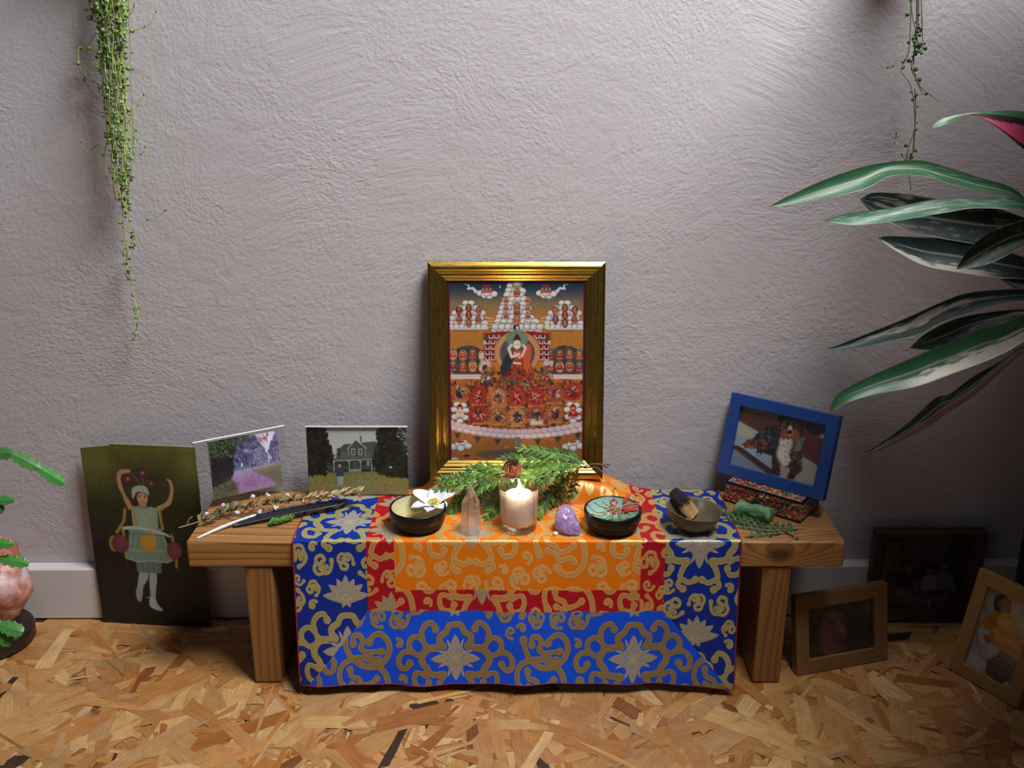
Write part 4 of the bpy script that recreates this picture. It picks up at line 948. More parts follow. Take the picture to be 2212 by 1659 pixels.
def family():
    p = Paint(240, 165, [(735, 180), (1600, 180), (1545, 745), (735, 745)], '#221a1c')
    p.vgrad([(0, '#2f2226'), (.5, '#3a2a2c'), (.55, '#1c1518'), (1, '#15141a')]); p.noise(.01, 6)
    p.poly([(735, 460), (900, 440), (1100, 405), (1300, 410), (1560, 435), (1580, 745), (735, 745)], '#120f12', 6)
    for k in range(12): p.ell(random.uniform(1480, 1560), random.uniform(450, 600), 14, 7, random.choice(['#4a3c34', '#2c2426', '#5c5048']), .6)
    def person(x, y, r, top, tw, th, hair, long=False):
        if long: p.ell(x, y + r * .5, r * 1.45, r * 1.9, hair, 1, 3)
        p.poly([(x - tw * .55, y + r * 1.7), (x, y + r * 1.25), (x + tw * .55, y + r * 1.7), (x + tw, y + r * 2.6), (x + tw, y + th), (x - tw, y + th), (x - tw, y + r * 2.6)], top, 3, 1, True)
        p.line([(x, y + r * .6), (x, y + r * 1.6)], r * .7, '#5a3c34'); p.ell(x, y, r * .85, r * 1.15, '#6b4a40', 1, 2); p.ell(x, y - r * .6, r * 1.05, r * .8, hair, 1, 3)
        for s in (-1, 1): p.ell(x + s * r * .33, y - r * .02, r * .13, r * .08, '#241816')
        p.line([(x - r * .25, y + r * .6), (x + r * .25, y + r * .6)], r * .12, '#3c2420')
    person(1000, 385, 50, '#14171f', 110, 340, '#2a1c18', True); person(1350, 365, 50, '#53525c', 110, 290, '#1a1412'); person(1205, 415, 38, '#6e6a6c', 75, 230, '#1c1414', True)
    p.poly([(1200, 600), (1440, 600), (1560, 660), (1545, 745), (1200, 745)], '#18161c', 5); p.line([(1310, 670), (1400, 620)], 40, '#5a3c34'); p.line([(1225, 690), (1225, 745)], 45, '#5a565c')
    person(1085, 520, 44, '#23273a', 110, 250, '#21160f'); p.line([(1050, 520), (1120, 520)], 4, '#241816'); p.line([(920, 610), (970, 620)], 45, '#5a3a32')
    p.noise(.01, 2); return p
def face():
    p = Paint(150, 110, [(222, 735), (780, 637), (795, 1045), (247, 1150)], '#15120f')
    p.poly([(560, 640), (800, 630), (800, 1050), (600, 1090)], '#23200f', 60, .6); p.ell(740, 705, 35, 40, '#3c4442', .8, 14)
    p.poly([(350, 760), (460, 730), (590, 790), (590, 1060), (520, 1110), (380, 1120), (330, 1000)], '#1a100c', 10, 1, True)
    p.poly([(360, 780), (450, 740), (545, 780), (560, 850), (555, 905), (575, 950), (545, 985), (560, 1030), (520, 1085), (410, 1110), (350, 1040), (340, 900)], '#54302a', 10, 1, True)
    p.poly([(370, 800), (440, 780), (430, 1060), (370, 1040)], '#6c3c32', 30, .5); p.poly([(480, 900), (560, 900), (540, 1000), (470, 1080), (440, 1060)], '#38201c', 25, .7)
    p.line([(390, 830), (470, 815)], 14, '#20120f', .8, 6); p.ell(440, 858, 30, 12, '#1c100e', .9, 5); p.line([(505, 810), (545, 830)], 10, '#20120f', .8, 5); p.ell(525, 858, 16, 9, '#1c100e', .9, 4)
    p.poly([(490, 870), (530, 860), (570, 930), (540, 950), (490, 935)], '#6b4034', 8, .8, True); p.line([(490, 940), (545, 950)], 10, '#200f0d', .8, 4); p.poly([(470, 990), (545, 985), (540, 1020), (480, 1025)], '#3a2422', 8, .9, True); p.line([(475, 1004), (545, 1002)], 5, '#160c0b')
    p.poly([(330, 900), (340, 760), (450, 700), (590, 740), (540, 770), (440, 750), (370, 800)], '#0f0b09', 12, 1, True)
    p.noise(.01, 2); return p
def yellow():
    p = Paint(160, 235, [(1715, 565), (2140, 740), (1900, 1370), (1510, 1160)], '#8d8a80')
    p.vgrad([(0, '#8a8672'), (.3, '#86816e'), (.5, '#8f8d88'), (.7, '#72727a'), (1, '#5c5c66')])
    p.poly([(1615, 900), (1800, 1000), (1820, 1110), (1680, 1240), (1510, 1160), (1560, 1000)], '#7f7f8c', 10); p.poly([(1510, 1150), (1560, 1080), (1690, 1170), (1640, 1240)], '#9c9aa0', 6)
    p.line([(1670, 740), (1700, 830), (1740, 960), (1780, 1110)], 4, '#2c2c30', .8); p.line([(1600, 960), (1640, 1120), (1720, 1150)], 4, '#2c2c30', .8)
    p.poly([(1700, 1140), (1780, 1110), (1820, 1040), (1990, 1120), (1960, 1170), (1900, 1340), (1760, 1310), (1680, 1230)], '#14151c', 5)
    p.poly([(1625, 850), (1700, 810), (1790, 770), (1890, 770), (1970, 880), (2000, 1010), (1990, 1150), (1940, 1150), (1860, 1090), (1730, 1010), (1680, 1010), (1670, 960), (1700, 930), (1800, 930), (1780, 900), (1625, 905)], '#96691c', 4)
    p.poly([(1760, 790), (1890, 775), (1950, 900), (1840, 920)], '#a6772a', 25, .7); p.line([(1700, 940), (1860, 1000), (1980, 1080)], 26, '#a8792c', .8, 6); p.line([(1800, 925), (1950, 1010)], 8, '#5e3e10', .8, 4); p.line([(1720, 840), (1790, 900)], 8, '#6e4a14', .6, 4)
    p.line([(1640, 925), (1700, 935)], 30, '#a39fa8'); p.line([(1675, 980), (1700, 1000)], 30, '#7d4a2c')
    p.poly([(1765, 760), (1755, 690), (1790, 640), (1860, 640), (1895, 700), (1895, 775), (1840, 770)], '#241a18', 4, 1, True); p.scatter([(1750, 650), (1890, 640), (1900, 770), (1760, 740)], 50, 14, ['#241a18', '#332420'], .8)
    p.ell(1812, 712, 30, 42, '#7a4c3c', 1, 4); p.line([(1795, 705), (1802, 705)], 5, '#2a1814'); p.line([(1822, 700), (1830, 700)], 5, '#2a1814'); p.line([(1800, 735), (1820, 738)], 4, '#4a2820'); p.poly([(1775, 730), (1850, 740), (1840, 775), (1790, 770)], '#3a2620', 6, .8, True)
    p.poly([(1830, 1310), (1890, 1310), (1880, 1360), (1840, 1340)], '#9a98a4', 4)
    p.noise(.012, 2); return p
def flat_frame(name, label, M, W, H, bar, depth, mat, pic, cat='photo frame', easel=None, prof=None, lip=0.002):
    t = thing(name, label, cat, mat=M)
    pr = prof or [(0, -depth), (0, -.0006), (.0006, 0), (bar - .0006, 0), (bar, -.0006), (bar, -.006)]
    frame_mesh('frame', W, H, pr, mat, t); d = pr[-1][0]
    pbox('backing', -W / 2 + .001, W / 2 - .001, .001, H - .001, -depth - .0005, -0.0075, back_m, t, .0005)
    print_mesh('photo', pic, W - 2 * d + .001, H - 2 * d + .001, print_m, t, z=-.0060, thick=.0004, y0=d - .0005)
    pbox('glass', -W / 2 + d - .0005, W / 2 - d + .0005, d - .0005, H - d + .0005, -0.0052, -0.0042, glass_m, t, .0002)
    if easel:
        e = MB(); x0, x1, yt, L, dz = easel; n = 0
        e.add([(x0, yt, -depth - .001), (x1, yt, -depth - .001), (x1, yt - L, -depth - dz), (x0, yt - L, -depth - dz), (x0, yt, -depth - .004), (x1, yt, -depth - .004), (x1, yt - L, -depth - dz - .003), (x0, yt - L, -depth - dz - .003)],
              [(0, 1, 2, 3), (7, 6, 5, 4), (0, 4, 5, 1), (1, 5, 6, 2), (2, 6, 7, 3), (3, 7, 4, 0)])
        e.build('easel_back', back_m, t)
    return t
def wood_frame_mat(name, c, k=.25):
    m, nt, b = nodes(name); uv = N(nt, 'ShaderNodeAttribute', attribute_name='luv'); c = lin(c)
    g = N(nt, 'ShaderNodeTexNoise', {'Vector': VM(nt, 'MULTIPLY', uv.outputs['Vector'], (30, 900, 400)).outputs[0], 'Scale': 1.0, 'Detail': 3.0})
    nt.links.new(ramp(nt, g.outputs[0], [(.3, tuple(x * (1 - k) for x in c)), (.7, tuple(x * (1 + k) for x in c))]), b.inputs['Base Color']); b.inputs['Roughness'].default_value = .45; return m
oak = wood_frame_mat('oak_frame', '#7a5630'); oak2 = wood_frame_mat('light_oak_frame', '#96703c', .15)
M, W, H = lean((1870, 1341), (2103, 1341), (1852, 1148), 0.0005, 2)
orn = [(0, -.014), (0, .002), (.001, .004), (.006, .0045), (.007, .002), (.012, .001), (.013, -.002), (.0155, -.003), (.0165, -.001), (.019, -.001), (.0195, -.0055)]
t = flat_frame('ornate_photo_frame', 'dark beaded frame with a family group photo on the floor against the wall', M, W, H, .02, .014, wood_frame_mat('dark_bronze', '#3c2f1e'), family(), prof=orn)
bd = MB(); nb = 0
for (x0, y0, x1, y1) in ((-W / 2 + .003, .003, W / 2 - .003, .003), (-W / 2 + .003, H - .003, W / 2 - .003, H - .003), (-W / 2 + .003, .003, -W / 2 + .003, H - .003), (W / 2 - .003, .003, W / 2 - .003, H - .003)):
    n = int(math.hypot(x1 - x0, y1 - y0) / .006)
    for i in range(n + 1): f = i / n; bd.ell((x0 + (x1 - x0) * f, y0 + (y1 - y0) * f, .0045), (.0026, .0026, .0018), 6, 4)
bd.build('beading', simple('bronze_beading', '#4c3e28', .35, .5), t, True)
M, W, H = lean((1722, 1461), (1918, 1425), (1713, 1290), 0.0005, 12)
flat_frame('wooden_photo_frame', 'brown wooden frame with a dark close-up photo of a face, propped beside the bench leg', M, W, H, .0205, .013, oak, face(), easel=(-.02, .02, H * .75, H * .745, .05))
M, W, H = lean((2047, 1443), (2196, 1531), (2116, 1227), 0.0005, None)
flat_frame('wooden_photo_frame', 'light wooden upright frame with a photo of a person in a yellow jumper', M, W, H, .0185, .013, oak2, yellow(), easel=(-.02, .02, H * .7, H * .695, .04))
# ------------------------------------------------------------------ things on the bench
def rel(pts, o): return [Vector(p) - Vector(o) for p in pts]
# candle in ribbed glass
c0 = P(1121, 1141, z=ZT); c0.z = ZT + .0006
holder_m = bpy.data.materials.new('clear_ribbed_glass'); holder_m.use_nodes = True; nt = holder_m.node_tree; nt.nodes.remove(nt.nodes['Principled BSDF'])
gl = N(nt, 'ShaderNodeBsdfGlass', {'Color': (.97, .96, .95, 1), 'Roughness': 0.0, 'IOR': 1.45}); tr = N(nt, 'ShaderNodeBsdfTransparent', {'Color': (.96, .94, .92, 1)})
mx = N(nt, 'ShaderNodeMixShader', {0: 0.62, 1: tr.outputs[0], 2: gl.outputs[0]}); nt.links.new(mx.outputs[0], nt.nodes['Material Output'].inputs[0])
t = thing('candle_holder', 'clear ribbed glass holder around the lit white candle at the centre', 'candle holder', c0)
rib = lambda a, z: 1 + 0.012 * math.cos(12 * a) * (1 if z > .008 else .4)
MB().lathe([(.0001, 0), (.0215, 0), (.0235, .002), (.0242, .010), (.0258, .040), (.0268, .0612), (.0266, .0625), (.0255, .0625), (.0246, .061), (.0238, .040), (.0226, .016), (.0215, .0105), (.0001, .0095)], 72, wob=rib).build('glass_cup', holder_m, t, True)
cc = c0 + Vector((0, 0, .0102))
t = thing('votive_candle', 'white burning candle inside the ribbed glass holder', 'candle', cc)
wax, nt, b = nodes('white_wax'); b.inputs['Base Color'].default_value = (.86, .80, .74, 1); b.inputs['Subsurface Weight'].default_value = 0.9; b.inputs['Subsurface Scale'].default_value = .018
b.inputs['Subsurface Radius'].default_value = (1.0, .7, .5); b.inputs['Roughness'].default_value = .35
MB().lathe([(.0001, 0), (.0183, 0), (.0186, .002), (.0184, .0395), (.0176, .0412), (.0165, .0408), (.009, .0395), (.0001, .039)], 48).build('wax', wax, t, True)
MB().tube([(0, 0, .0385), (.0003, 0, .042), (.0012, -.0003, .0455)], [.0008, .0008, .0006], 8).build('wick', simple('burnt_wick', '#2b2018', .9), t)
fm = bpy.data.materials.new('flame'); fm.use_nodes = True; nt = fm.node_tree; nt.nodes.remove(nt.nodes['Principled BSDF'])
tc = N(nt, 'ShaderNodeTexCoord'); sz = N(nt, 'ShaderNodeSeparateXYZ', {0: tc.outputs['Generated']})
em = N(nt, 'ShaderNodeEmission', {'Color': ramp(nt, sz.outputs[2], [(0, (.5, .25, .35)), (.18, (1, .5, .12)), (.45, (1, .82, .45)), (1, (1, .62, .18))]), 'Strength': 26.0}); nt.links.new(em.outputs[0], nt.nodes['Material Output'].inputs[0])
MB().lathe([(.0001, .0425), (.0016, .0432), (.0030, .0455), (.0036, .0485), (.0031, .0520), (.0019, .0555), (.0008, .0580), (.0001, .0598)], 20, c=(.0008, 0, 0)).build('flame', fm, t, True)
l = bpy.data.lights.new('candle_light', 'POINT'); l.energy = 0.6; l.color = (1.0, .60, .27); l.shadow_soft_size = .005
lo = bpy.data.objects.new('candle_light', l); SC.collection.objects.link(lo); lo.location = cc + Vector((0.0008, 0, .053))
# bowls
black = simple('black_ceramic', '#0d0c0f', .32, noise=.2); unglazed = simple('unglazed_black', '#191514', .75, noise=.3, scale=400, bmp=.1)
def bowl(u, v, label, inner, water, cx, r=.0375, h=.031):
    c = P(u, v, z=ZT); c.z = ZT + .0005
    t = thing('offering_bowl', label, 'bowl', c)
    MB().lathe([(r - .0022, h - .0012), (r - .0008, h), (r + .0007, h - .0006), (r + .0012, h - .004), (r + .0005, h * .55), (r - .0002, h * .5)], 64, cap=False).build('glazed_rim', black, t, True)
    MB().lathe([(r - .0004, h * .505), (r - .003, h * .25), (r - .0085, .003), (r - .0095, 0), (.0001, 0)], 64, cap=False).build('body', unglazed, t, True)
    MB().lathe([(r - .0021, h - .0012), (r - .003, h * .6), (r - .008, h * .28), (r - .017, h * .18), (.0001, h * .16)], 64, cap=False).build('inside_glaze', inner, t, True)
    MB().lathe([(r - .0036, h * .60), (.0001, h * .60)], 64, cap=False).build('water', water, t, True)
    return c, t
def glaze(name, c1, c2, sc=40):
    m, nt, b = nodes(name); tc = N(nt, 'ShaderNodeTexCoord'); ln = VM(nt, 'LENGTH', VM(nt, 'MULTIPLY', tc.outputs['Object'], (1, 1, 0)).outputs[0]).outputs['Value']
    nz = N(nt, 'ShaderNodeTexNoise', {'Vector': tc.outputs['Object'], 'Scale': sc, 'Detail': 4.0})
    f = MATH(nt, 'ADD', MATH(nt, 'MULTIPLY', ln, 36.0), MATH(nt, 'SUBTRACT', MATH(nt, 'MULTIPLY', nz.outputs[0], .8), .65))
    nt.links.new(ramp(nt, f, [(.25, lin(c1)), (.95, lin(c2))]), b.inputs['Base Color']); b.inputs['Roughness'].default_value = .18; return m
wat = pane_mat('still_water', (.97, .98, .95), .01, 1.33, .01)
cb, tb_ = bowl(904, 1137, 'black bowl with cream glaze and a white flower floating in its water', glaze('cream_glaze', '#a3912a', '#d3c79c'), wat, 0)
cg, tg_ = bowl(1322, 1142, 'black bowl with green glaze and a red flower floating in its water', glaze('green_glaze', '#0f9c58', '#a5c9bd', 60), wat, 0)
# white flower
o = P(938, 1092, z=cb.z + .024)
t = thing('white_flower', 'white five-petalled flower with a yellow centre floating in the cream bowl', 'flower', o)
petal_m = attr_mat('white_petal', .5, noise=.04, scale=600, bmp=.1, trans=.25)
tips = [(898, 1062, .010), (953, 1056, .013), (982, 1070, .012), (893, 1102, .002), (958, 1103, .0), (922, 1108, .0)]
tips = [((892, 1062), .0125, .012), ((951, 1055), .0135, .014), ((985, 1068), .0085, .012), ((888, 1100), .0100, .003), ((923, 1109), .0095, .001), ((962, 1103), .0105, .002)]
for (px, wd, lift) in tips:
    e = P(*px, z=o.z + lift) - o; L = Vector((e.x, e.y, 0)).length; d = Vector((e.x, e.y, 0)).normalized(); s = Vector((-d.y, d.x, 0)); V, Fc = [], []
    nu, nv = 12, 9
    for i in range(nu + 1):
        f = i / nu; ww = wd * (math.sin(math.pi * min(1, f * .62 + .2))) * (1.0 if f < .75 else math.sqrt(max(.04, 1 - ((f - .75) / .25) ** 2)))
        for j in range(nv):
            g = j / (nv - 1) * 2 - 1
            V.append(d * (L * (f - .05 * g * g * f)) + s * (ww * g) + Vector((0, 0, lift * f ** 1.3 + .0012 + .0025 * g * g * (1 if f > .2 else f * 5) + .0006 * math.sin(9 * f + 3 * g) + .0025 * math.sin(math.pi * f))))
    for i in range(nu):
        for j in range(nv - 1): a = i * nv + j; Fc.append((a, a + 1, a + nv + 1, a + nv))
    q = MB().add(V, Fc, col=lin('#e9ebf0')).build('petal', petal_m, t, True); md = q.modifiers.new('s', 'SOLIDIFY'); md.thickness = .0003
sm = MB(); 
for i in range(220):
    a = random.uniform(0, 6.28); rr = .0098 * math.sqrt(random.random()); h = .010 * (1 - (rr / .0125) ** 2) + random.uniform(-.001, .001)
    x, y = rr * math.cos(a), rr * math.sin(a); sm.tube([(x * .5, y * .5, .001), (x, y, h)], .00022, 4, col=lin('#c9cc3c')); sm.ell((x, y, h), (.0006, .0006, .0007), 5, 4, col=lin('#e8d94a' if random.random() < .7 else '#f4ecb0'))
for i in range(24): a = i * .26; sm.ell((.0055 * math.cos(a), .0055 * math.sin(a) - .001, .002), (.0012, .0012, .0022), 5, 4, col=lin('#b9cf1e'))
sm.build('stamens', attr_mat('pollen_yellow', .6, noise=.1), t, True)
MB().tube(rel([P(878, 1114, z=o.z - .002), P(912, 1105, z=o.z - .001), o], o), .0007, 6).build('stem', simple('flower_stem', '#9a6f3c', .6), t, True)
# red flower
o = P(1325, 1108, z=cg.z + .021); t = thing('red_flower', 'spidery red flower with curling stamens floating in the green bowl', 'flower', o)
rb = MB(); red1, red2, pk = lin('#a5281f'), lin('#c4433a'), lin('#d8556a')
def rp(px, h): q = P(*px, z=o.z + h); return q - o
def strand(mb, pts, rad, col, n=6):
    mb.tube(smooth_path([rp(p, h) for p, h in pts], 5), rad, n, col=col)
sb = MB()
for pts in ([((1270, 1091), .012), ((1285, 1105), .006), ((1302, 1108), .004), ((1318, 1103), .003)], [((1286, 1087), .014), ((1300, 1095), .009), ((1314, 1099), .004)], [((1303, 1085), .012), ((1312, 1092), .008), ((1322, 1096), .003)],
            [((1327, 1082), .010), ((1324, 1066), .024), ((1327, 1056), .030), ((1331, 1055), .031)], [((1318, 1104), .004), ((1300, 1114), .002), ((1279, 1111), .001)], [((1330, 1110), .004), ((1312, 1118), .001), ((1301, 1122), 0)],
            [((1340, 1108), .004), ((1352, 1114), .002), ((1356, 1119), 0)], [((1334, 1110), .004), ((1338, 1118), 0), ((1339, 1123), -.001)], [((1326, 1108), .004), ((1322, 1118), 0), ((1318, 1123), -.001)], [((1345, 1106), .004), ((1356, 1108), .003), ((1358, 1112), .002)]):
    strand(sb, pts, .00055, red1); e = rp(*pts[0]) if pts[0][1] > .009 else rp(*pts[-1]); sb.ell(e, (.0011, .0011, .0011), 6, 5, col=red1)
for i in range(46):
    a = random.uniform(0, 6.28); L = random.uniform(.005, .011); b0 = Vector((random.uniform(-.008, .008), random.uniform(-.004, .004), .002)); m_ = b0 + Vector((L * .5 * math.cos(a), L * .5 * math.sin(a), random.uniform(.001, .004))); e = b0 + Vector((L * math.cos(a), L * math.sin(a), random.uniform(-.001, .003)))
    sb.tube(smooth_path([b0, m_, e], 4), .0004, 4, col=lin(random.choice(['#8f9c3a', '#6f8430', '#a5281f', '#c4653a', '#b9a24c'])))
sb.build('stamens', attr_mat('red_stamen', .5, noise=.1), t, True)
pb = MB()
def bud(a, b, r, col):
    A, B = rp(*a), rp(*b); pts = [A.lerp(B, k / 7) for k in range(8)]; pb.tube(pts, [r * (math.sin(math.pi * (k + .6) / 8.2) ** .6) for k in range(8)], 8, col=col)
bud(((1345, 1090), .010), ((1360, 1067), .022), .0026, red2); bud(((1350, 1088), .011), ((1353, 1074), .018), .0018, red1)
for k, (y0, y1) in enumerate(((1095, 1087), (1100, 1092), (1104, 1097), (1098, 1101), (1106, 1102))): bud(((1344, y0), .006), ((1380, y1), .013), .0019, lin(['#b9504a', '#c8625a', '#a8443e', '#bd5a50', '#a33c38'][k]))
for i in range(16): a = random.uniform(0, 6.28); pb.ell(rp((1326 + 7 * math.cos(a), 1086 + 6 * math.sin(a)), .008), (.0016, .0014, .0016), 6, 5, col=random.choice([pk, red2]))
for i in range(18): a = random.uniform(0, 6.28); pb.ell(rp((1333 + 9 * math.cos(a), 1103 + 6 * math.sin(a)), .005), (.0018, .0014, .0013), 6, 5, col=random.choice([pk, pk, red2]))
for i in range(10): pb.ell(rp((1345 + random.uniform(-4, 10), 1106 + random.uniform(-5, 5)), .003), (.002, .0016, .0016), 6, 5, col=lin('#8e2f2a'))
pb.build('petals', attr_mat('red_petal', .45, noise=.1, trans=.1), t, True)
# quartz point
o = P(1018, 1149, z=ZT); o.z = ZT + .0004
t = thing('quartz_point', 'tall clear smoky quartz point standing between the cream bowl and the candle', 'crystal', o)
n = 6; V, Fc = [], []; lv = []
for (r, z, sx) in ((.0140, 0, 0), (.0146, .003, 0), (.0128, .045, .0), (.0122, .048, 0)):
    lv.append([(r * math.cos(2 * math.pi * k / 6 + .35) * (1.02 if k % 2 else .95), r * math.sin(2 * math.pi * k / 6 + .35), z + (.006 * math.sin(k * 2.1) if z > .03 else 0)) for k in range(6)])
for L_ in (lv[0], lv[1], lv[2]): V += L_
V += [(.0012, -.001, .069), (-.0012, .001, .067)]
Fc = [tuple(range(6))[::-1]]
for i in range(2):
    for k in range(6): Fc.append((i * 6 + k, i * 6 + (k + 1) % 6, (i + 1) * 6 + (k + 1) % 6, (i + 1) * 6 + k))
for k in range(6): Fc.append((12 + k, 12 + (k + 1) % 6, 18 if k in (3, 4, 5) else 19))
Fc += [(12 + 3, 18, 19), (12, 19, 18)]
qz, nt, b = nodes('smoky_quartz'); tc = N(nt, 'ShaderNodeTexCoord'); nz = N(nt, 'ShaderNodeTexNoise', {'Vector': tc.outputs['Object'], 'Scale': 90.0, 'Detail': 4.0}); sp = N(nt, 'ShaderNodeSeparateXYZ', {0: tc.outputs['Object']})
b.inputs['Base Color'].default_value = (.86, .79, .76, 1); b.inputs['Roughness'].default_value = .05; b.inputs['IOR'].default_value = 1.5
cl = N(nt, 'ShaderNodeMapRange', {'Value': MATH(nt, 'ADD', MATH(nt, 'MULTIPLY', sp.outputs[2], -9.0), nz.outputs[0]), 'From Min': .0, 'From Max': .42, 'To Min': .97, 'To Max': .62}).outputs[0]
nt.links.new(cl, b.inputs['Transmission Weight']); bump(nt, b, nz.outputs[0], .15, .001)
trq = N(nt, 'ShaderNodeBsdfTransparent', {'Color': (.9, .82, .78, 1)}); mx = N(nt, 'ShaderNodeMixShader', {0: .35, 1: b.outputs[0], 2: trq.outputs[0]}); nt.links.new(mx.outputs[0], nt.nodes['Material Output'].inputs[0])
q = mesh('crystal', V, Fc, qz, t); md = q.modifiers.new('b', 'BEVEL'); md.width = .0006; md.segments = 2
# amethyst
o = P(1222, 1146, z=ZT); o.z = ZT
import bmesh
def rock(name, mat, parent, r, seed, amp, sub=3, flat=True, col=None, freq=60, zlo=None, loc=None):
    from mathutils import noise as mn
    bm = bmesh.new(); bmesh.ops.create_icosphere(bm, subdivisions=sub, radius=1.0)
    for v in bm.verts:
        p = v.co.copy(); d = 1 + amp * mn.noise(p * 1.3 + Vector((seed, 0, 0))) + amp * .5 * mn.noise(p * 3.1 + Vector((0, seed, 0))) + amp * .25 * mn.noise(p * 7 + Vector((0, 0, seed)))
        v.co = Vector((p.x * r[0], p.y * r[1], p.z * r[2])) * d
        if zlo is not None and v.co.z < zlo: v.co.z = zlo
    me = bpy.data.meshes.new(name); bm.to_mesh(me); bm.free(); me.materials.append(mat)
    if not flat: me.polygons.foreach_set('use_smooth', [True] * len(me.polygons))
    ob = bpy.data.objects.new(name, me); 
    if loc is not None: ob.location = loc
    return link(ob, parent)
am, nt, b = nodes('amethyst'); tc = N(nt, 'ShaderNodeTexCoord'); nz = N(nt, 'ShaderNodeTexNoise', {'Vector': tc.outputs['Object'], 'Scale': 120.0, 'Detail': 4.0})
nt.links.new(ramp(nt, nz.outputs[0], [(.35, lin('#a184bb')), (.6, lin('#bda3d2')), (.75, lin('#dccdea'))]), b.inputs['Base Color']); b.inputs['Roughness'].default_value = .12; b.inputs['Transmission Weight'].default_value = .35; b.inputs['Subsurface Weight'].default_value = .5; b.inputs['Subsurface Scale'].default_value = .01; bump(nt, b, nz.outputs[0], .5, .002)
oc = [(1198, 1133), (1203, 1122), (1208, 1115), (1214, 1113), (1222, 1110), (1232, 1112), (1238, 1117), (1244, 1121), (1248, 1131), (1253, 1140), (1254, 1150), (1252, 1158), (1246, 1165), (1239, 1163), (1231, 1158), (1222, 1155), (1213, 1151), (1203, 1147)]
fb_ = P(1226, 1160, z=ZT + .0005); yb_ = fb_.y; ol_ = []
for u, v in oc: q_ = P(u, v, y=yb_ + .004); q_.y = yb_ + .004 + max(0, (q_.z - ZT)) * .55; q_.z = max(q_.z, ZT + .0003); ol_.append(q_)
ce = sum(ol_, Vector()) / len(ol_); V = [p - ce for p in ol_]; nO = len(V)
V += [p * .93 + Vector((0, .010, .002)) for p in V[:nO]]
for rk, dz_ in ((.72, -.0045), (.40, -.0075)): V += [p * (rk + random.uniform(-.07, .07)) + Vector((0, dz_ + random.uniform(-.0016, .0016), .001 + random.uniform(-.001, .001))) for p in V[:nO]]
V += [Vector((0, -.0078, .001)), Vector((0, .011, 0))]; Fc = []
for k in range(nO):
    k2 = (k + 1) % nO; Fc += [(k, k2, nO + k2, nO + k)[::-1], (k, k2, 2 * nO + k2), (k, 2 * nO + k2, 2 * nO + k), (2 * nO + k, 2 * nO + k2, 3 * nO + k2), (2 * nO + k, 3 * nO + k2, 3 * nO + k), (3 * nO + k, 3 * nO + k2, 4 * nO), (nO + k2, nO + k, 4 * nO + 1)]
mnz = min(v.z for v in V); 
t = mesh('amethyst', V, [f[::-1] for f in Fc], am, None); t.location = ce + Vector((0, 0, ZT + .0004 - (ce.z + mnz))); tag(t, 'rough pale purple amethyst lump beside the green bowl', 'crystal')
t = MB().lathe([(.0001, 0), (.0026, 0), (.0034, .001), (.0035, .0038), (.0027, .005), (.0001, .0052)], 20).build('bead', simple('ivory', '#e0cdb0', .3), None, True, loc=P(1200, 1157, z=ZT)); tag(t, 'tiny ivory white bead in front of the amethyst', 'bead')
# ribbed shell bowl
o = P(1497, 1143, z=ZT); o.z = ZT + .0005
sh, nt, b = nodes('ribbed_stoneware'); tc = N(nt, 'ShaderNodeTexCoord')
wv = N(nt, 'ShaderNodeTexWave', {'Vector': tc.outputs['Object'], 'Scale': 300.0, 'Distortion': 2.0, 'Detail': 1.0, 'Detail Scale': .6}, bands_direction='Z' if False else 'DIAGONAL')
nz = N(nt, 'ShaderNodeTexNoise', {'Vector': tc.outputs['Object'], 'Scale': 60.0, 'Detail': 3.0})
c1 = ramp(nt, wv.outputs[1], [(.2, lin('#3a3226')), (.75, lin('#8a8268'))]); nt.links.new(mixc(nt, MATH(nt, 'MULTIPLY', nz.outputs[0], .5), c1, lin('#5a3e28')), b.inputs['Base Color']); b.inputs['Roughness'].default_value = .3; bump(nt, b, wv.outputs[1], .5, .0012)
t = thing('shell_bowl', 'ribbed grey-brown stoneware bowl with a wavy rim holding the charred stick', 'bowl', o)
V, Fc = [], []; nA, prof2 = 72, [(.010, 0), (.018, .001), (.028, .010), (.034, .020), (.0372, .0295), (.0378, .0312), (.0368, .031), (.034, .024), (.028, .013), (.017, .005), (.0001, .003)]
for i, (r, z) in enumerate(prof2):
    for j in range(nA):
        a = 2 * math.pi * j / nA; f = min(1, z / .03)
        k = 1 + f * (.07 * math.exp(-((a - 5.35 + 0) / .22) ** 2) - .05 * math.exp(-((a - 5.0) / .15) ** 2) + .012 * math.sin(3 * a) + .008 * math.sin(7 * a))
        if i < 6: k *= 1 + .006 * math.sin(40 * a + z * 300)
        zz = z + f * (.0012 * math.sin(5 * a + 1) - .0035 * math.cos(a) * .6 - .004 * math.exp(-((a - 5.1) / .3) ** 2))
        V.append((r * k * math.cos(a), r * k * math.sin(a) * .92, zz))
for i in range(len(prof2) - 1):
    for j in range(nA): Fc.append((i * nA + j, i * nA + (j + 1) % nA, (i + 1) * nA + (j + 1) % nA, (i + 1) * nA + j))
Fc.append(tuple(range(nA))[::-1])
mesh('bowl_shell', V, Fc, sh, t, True)
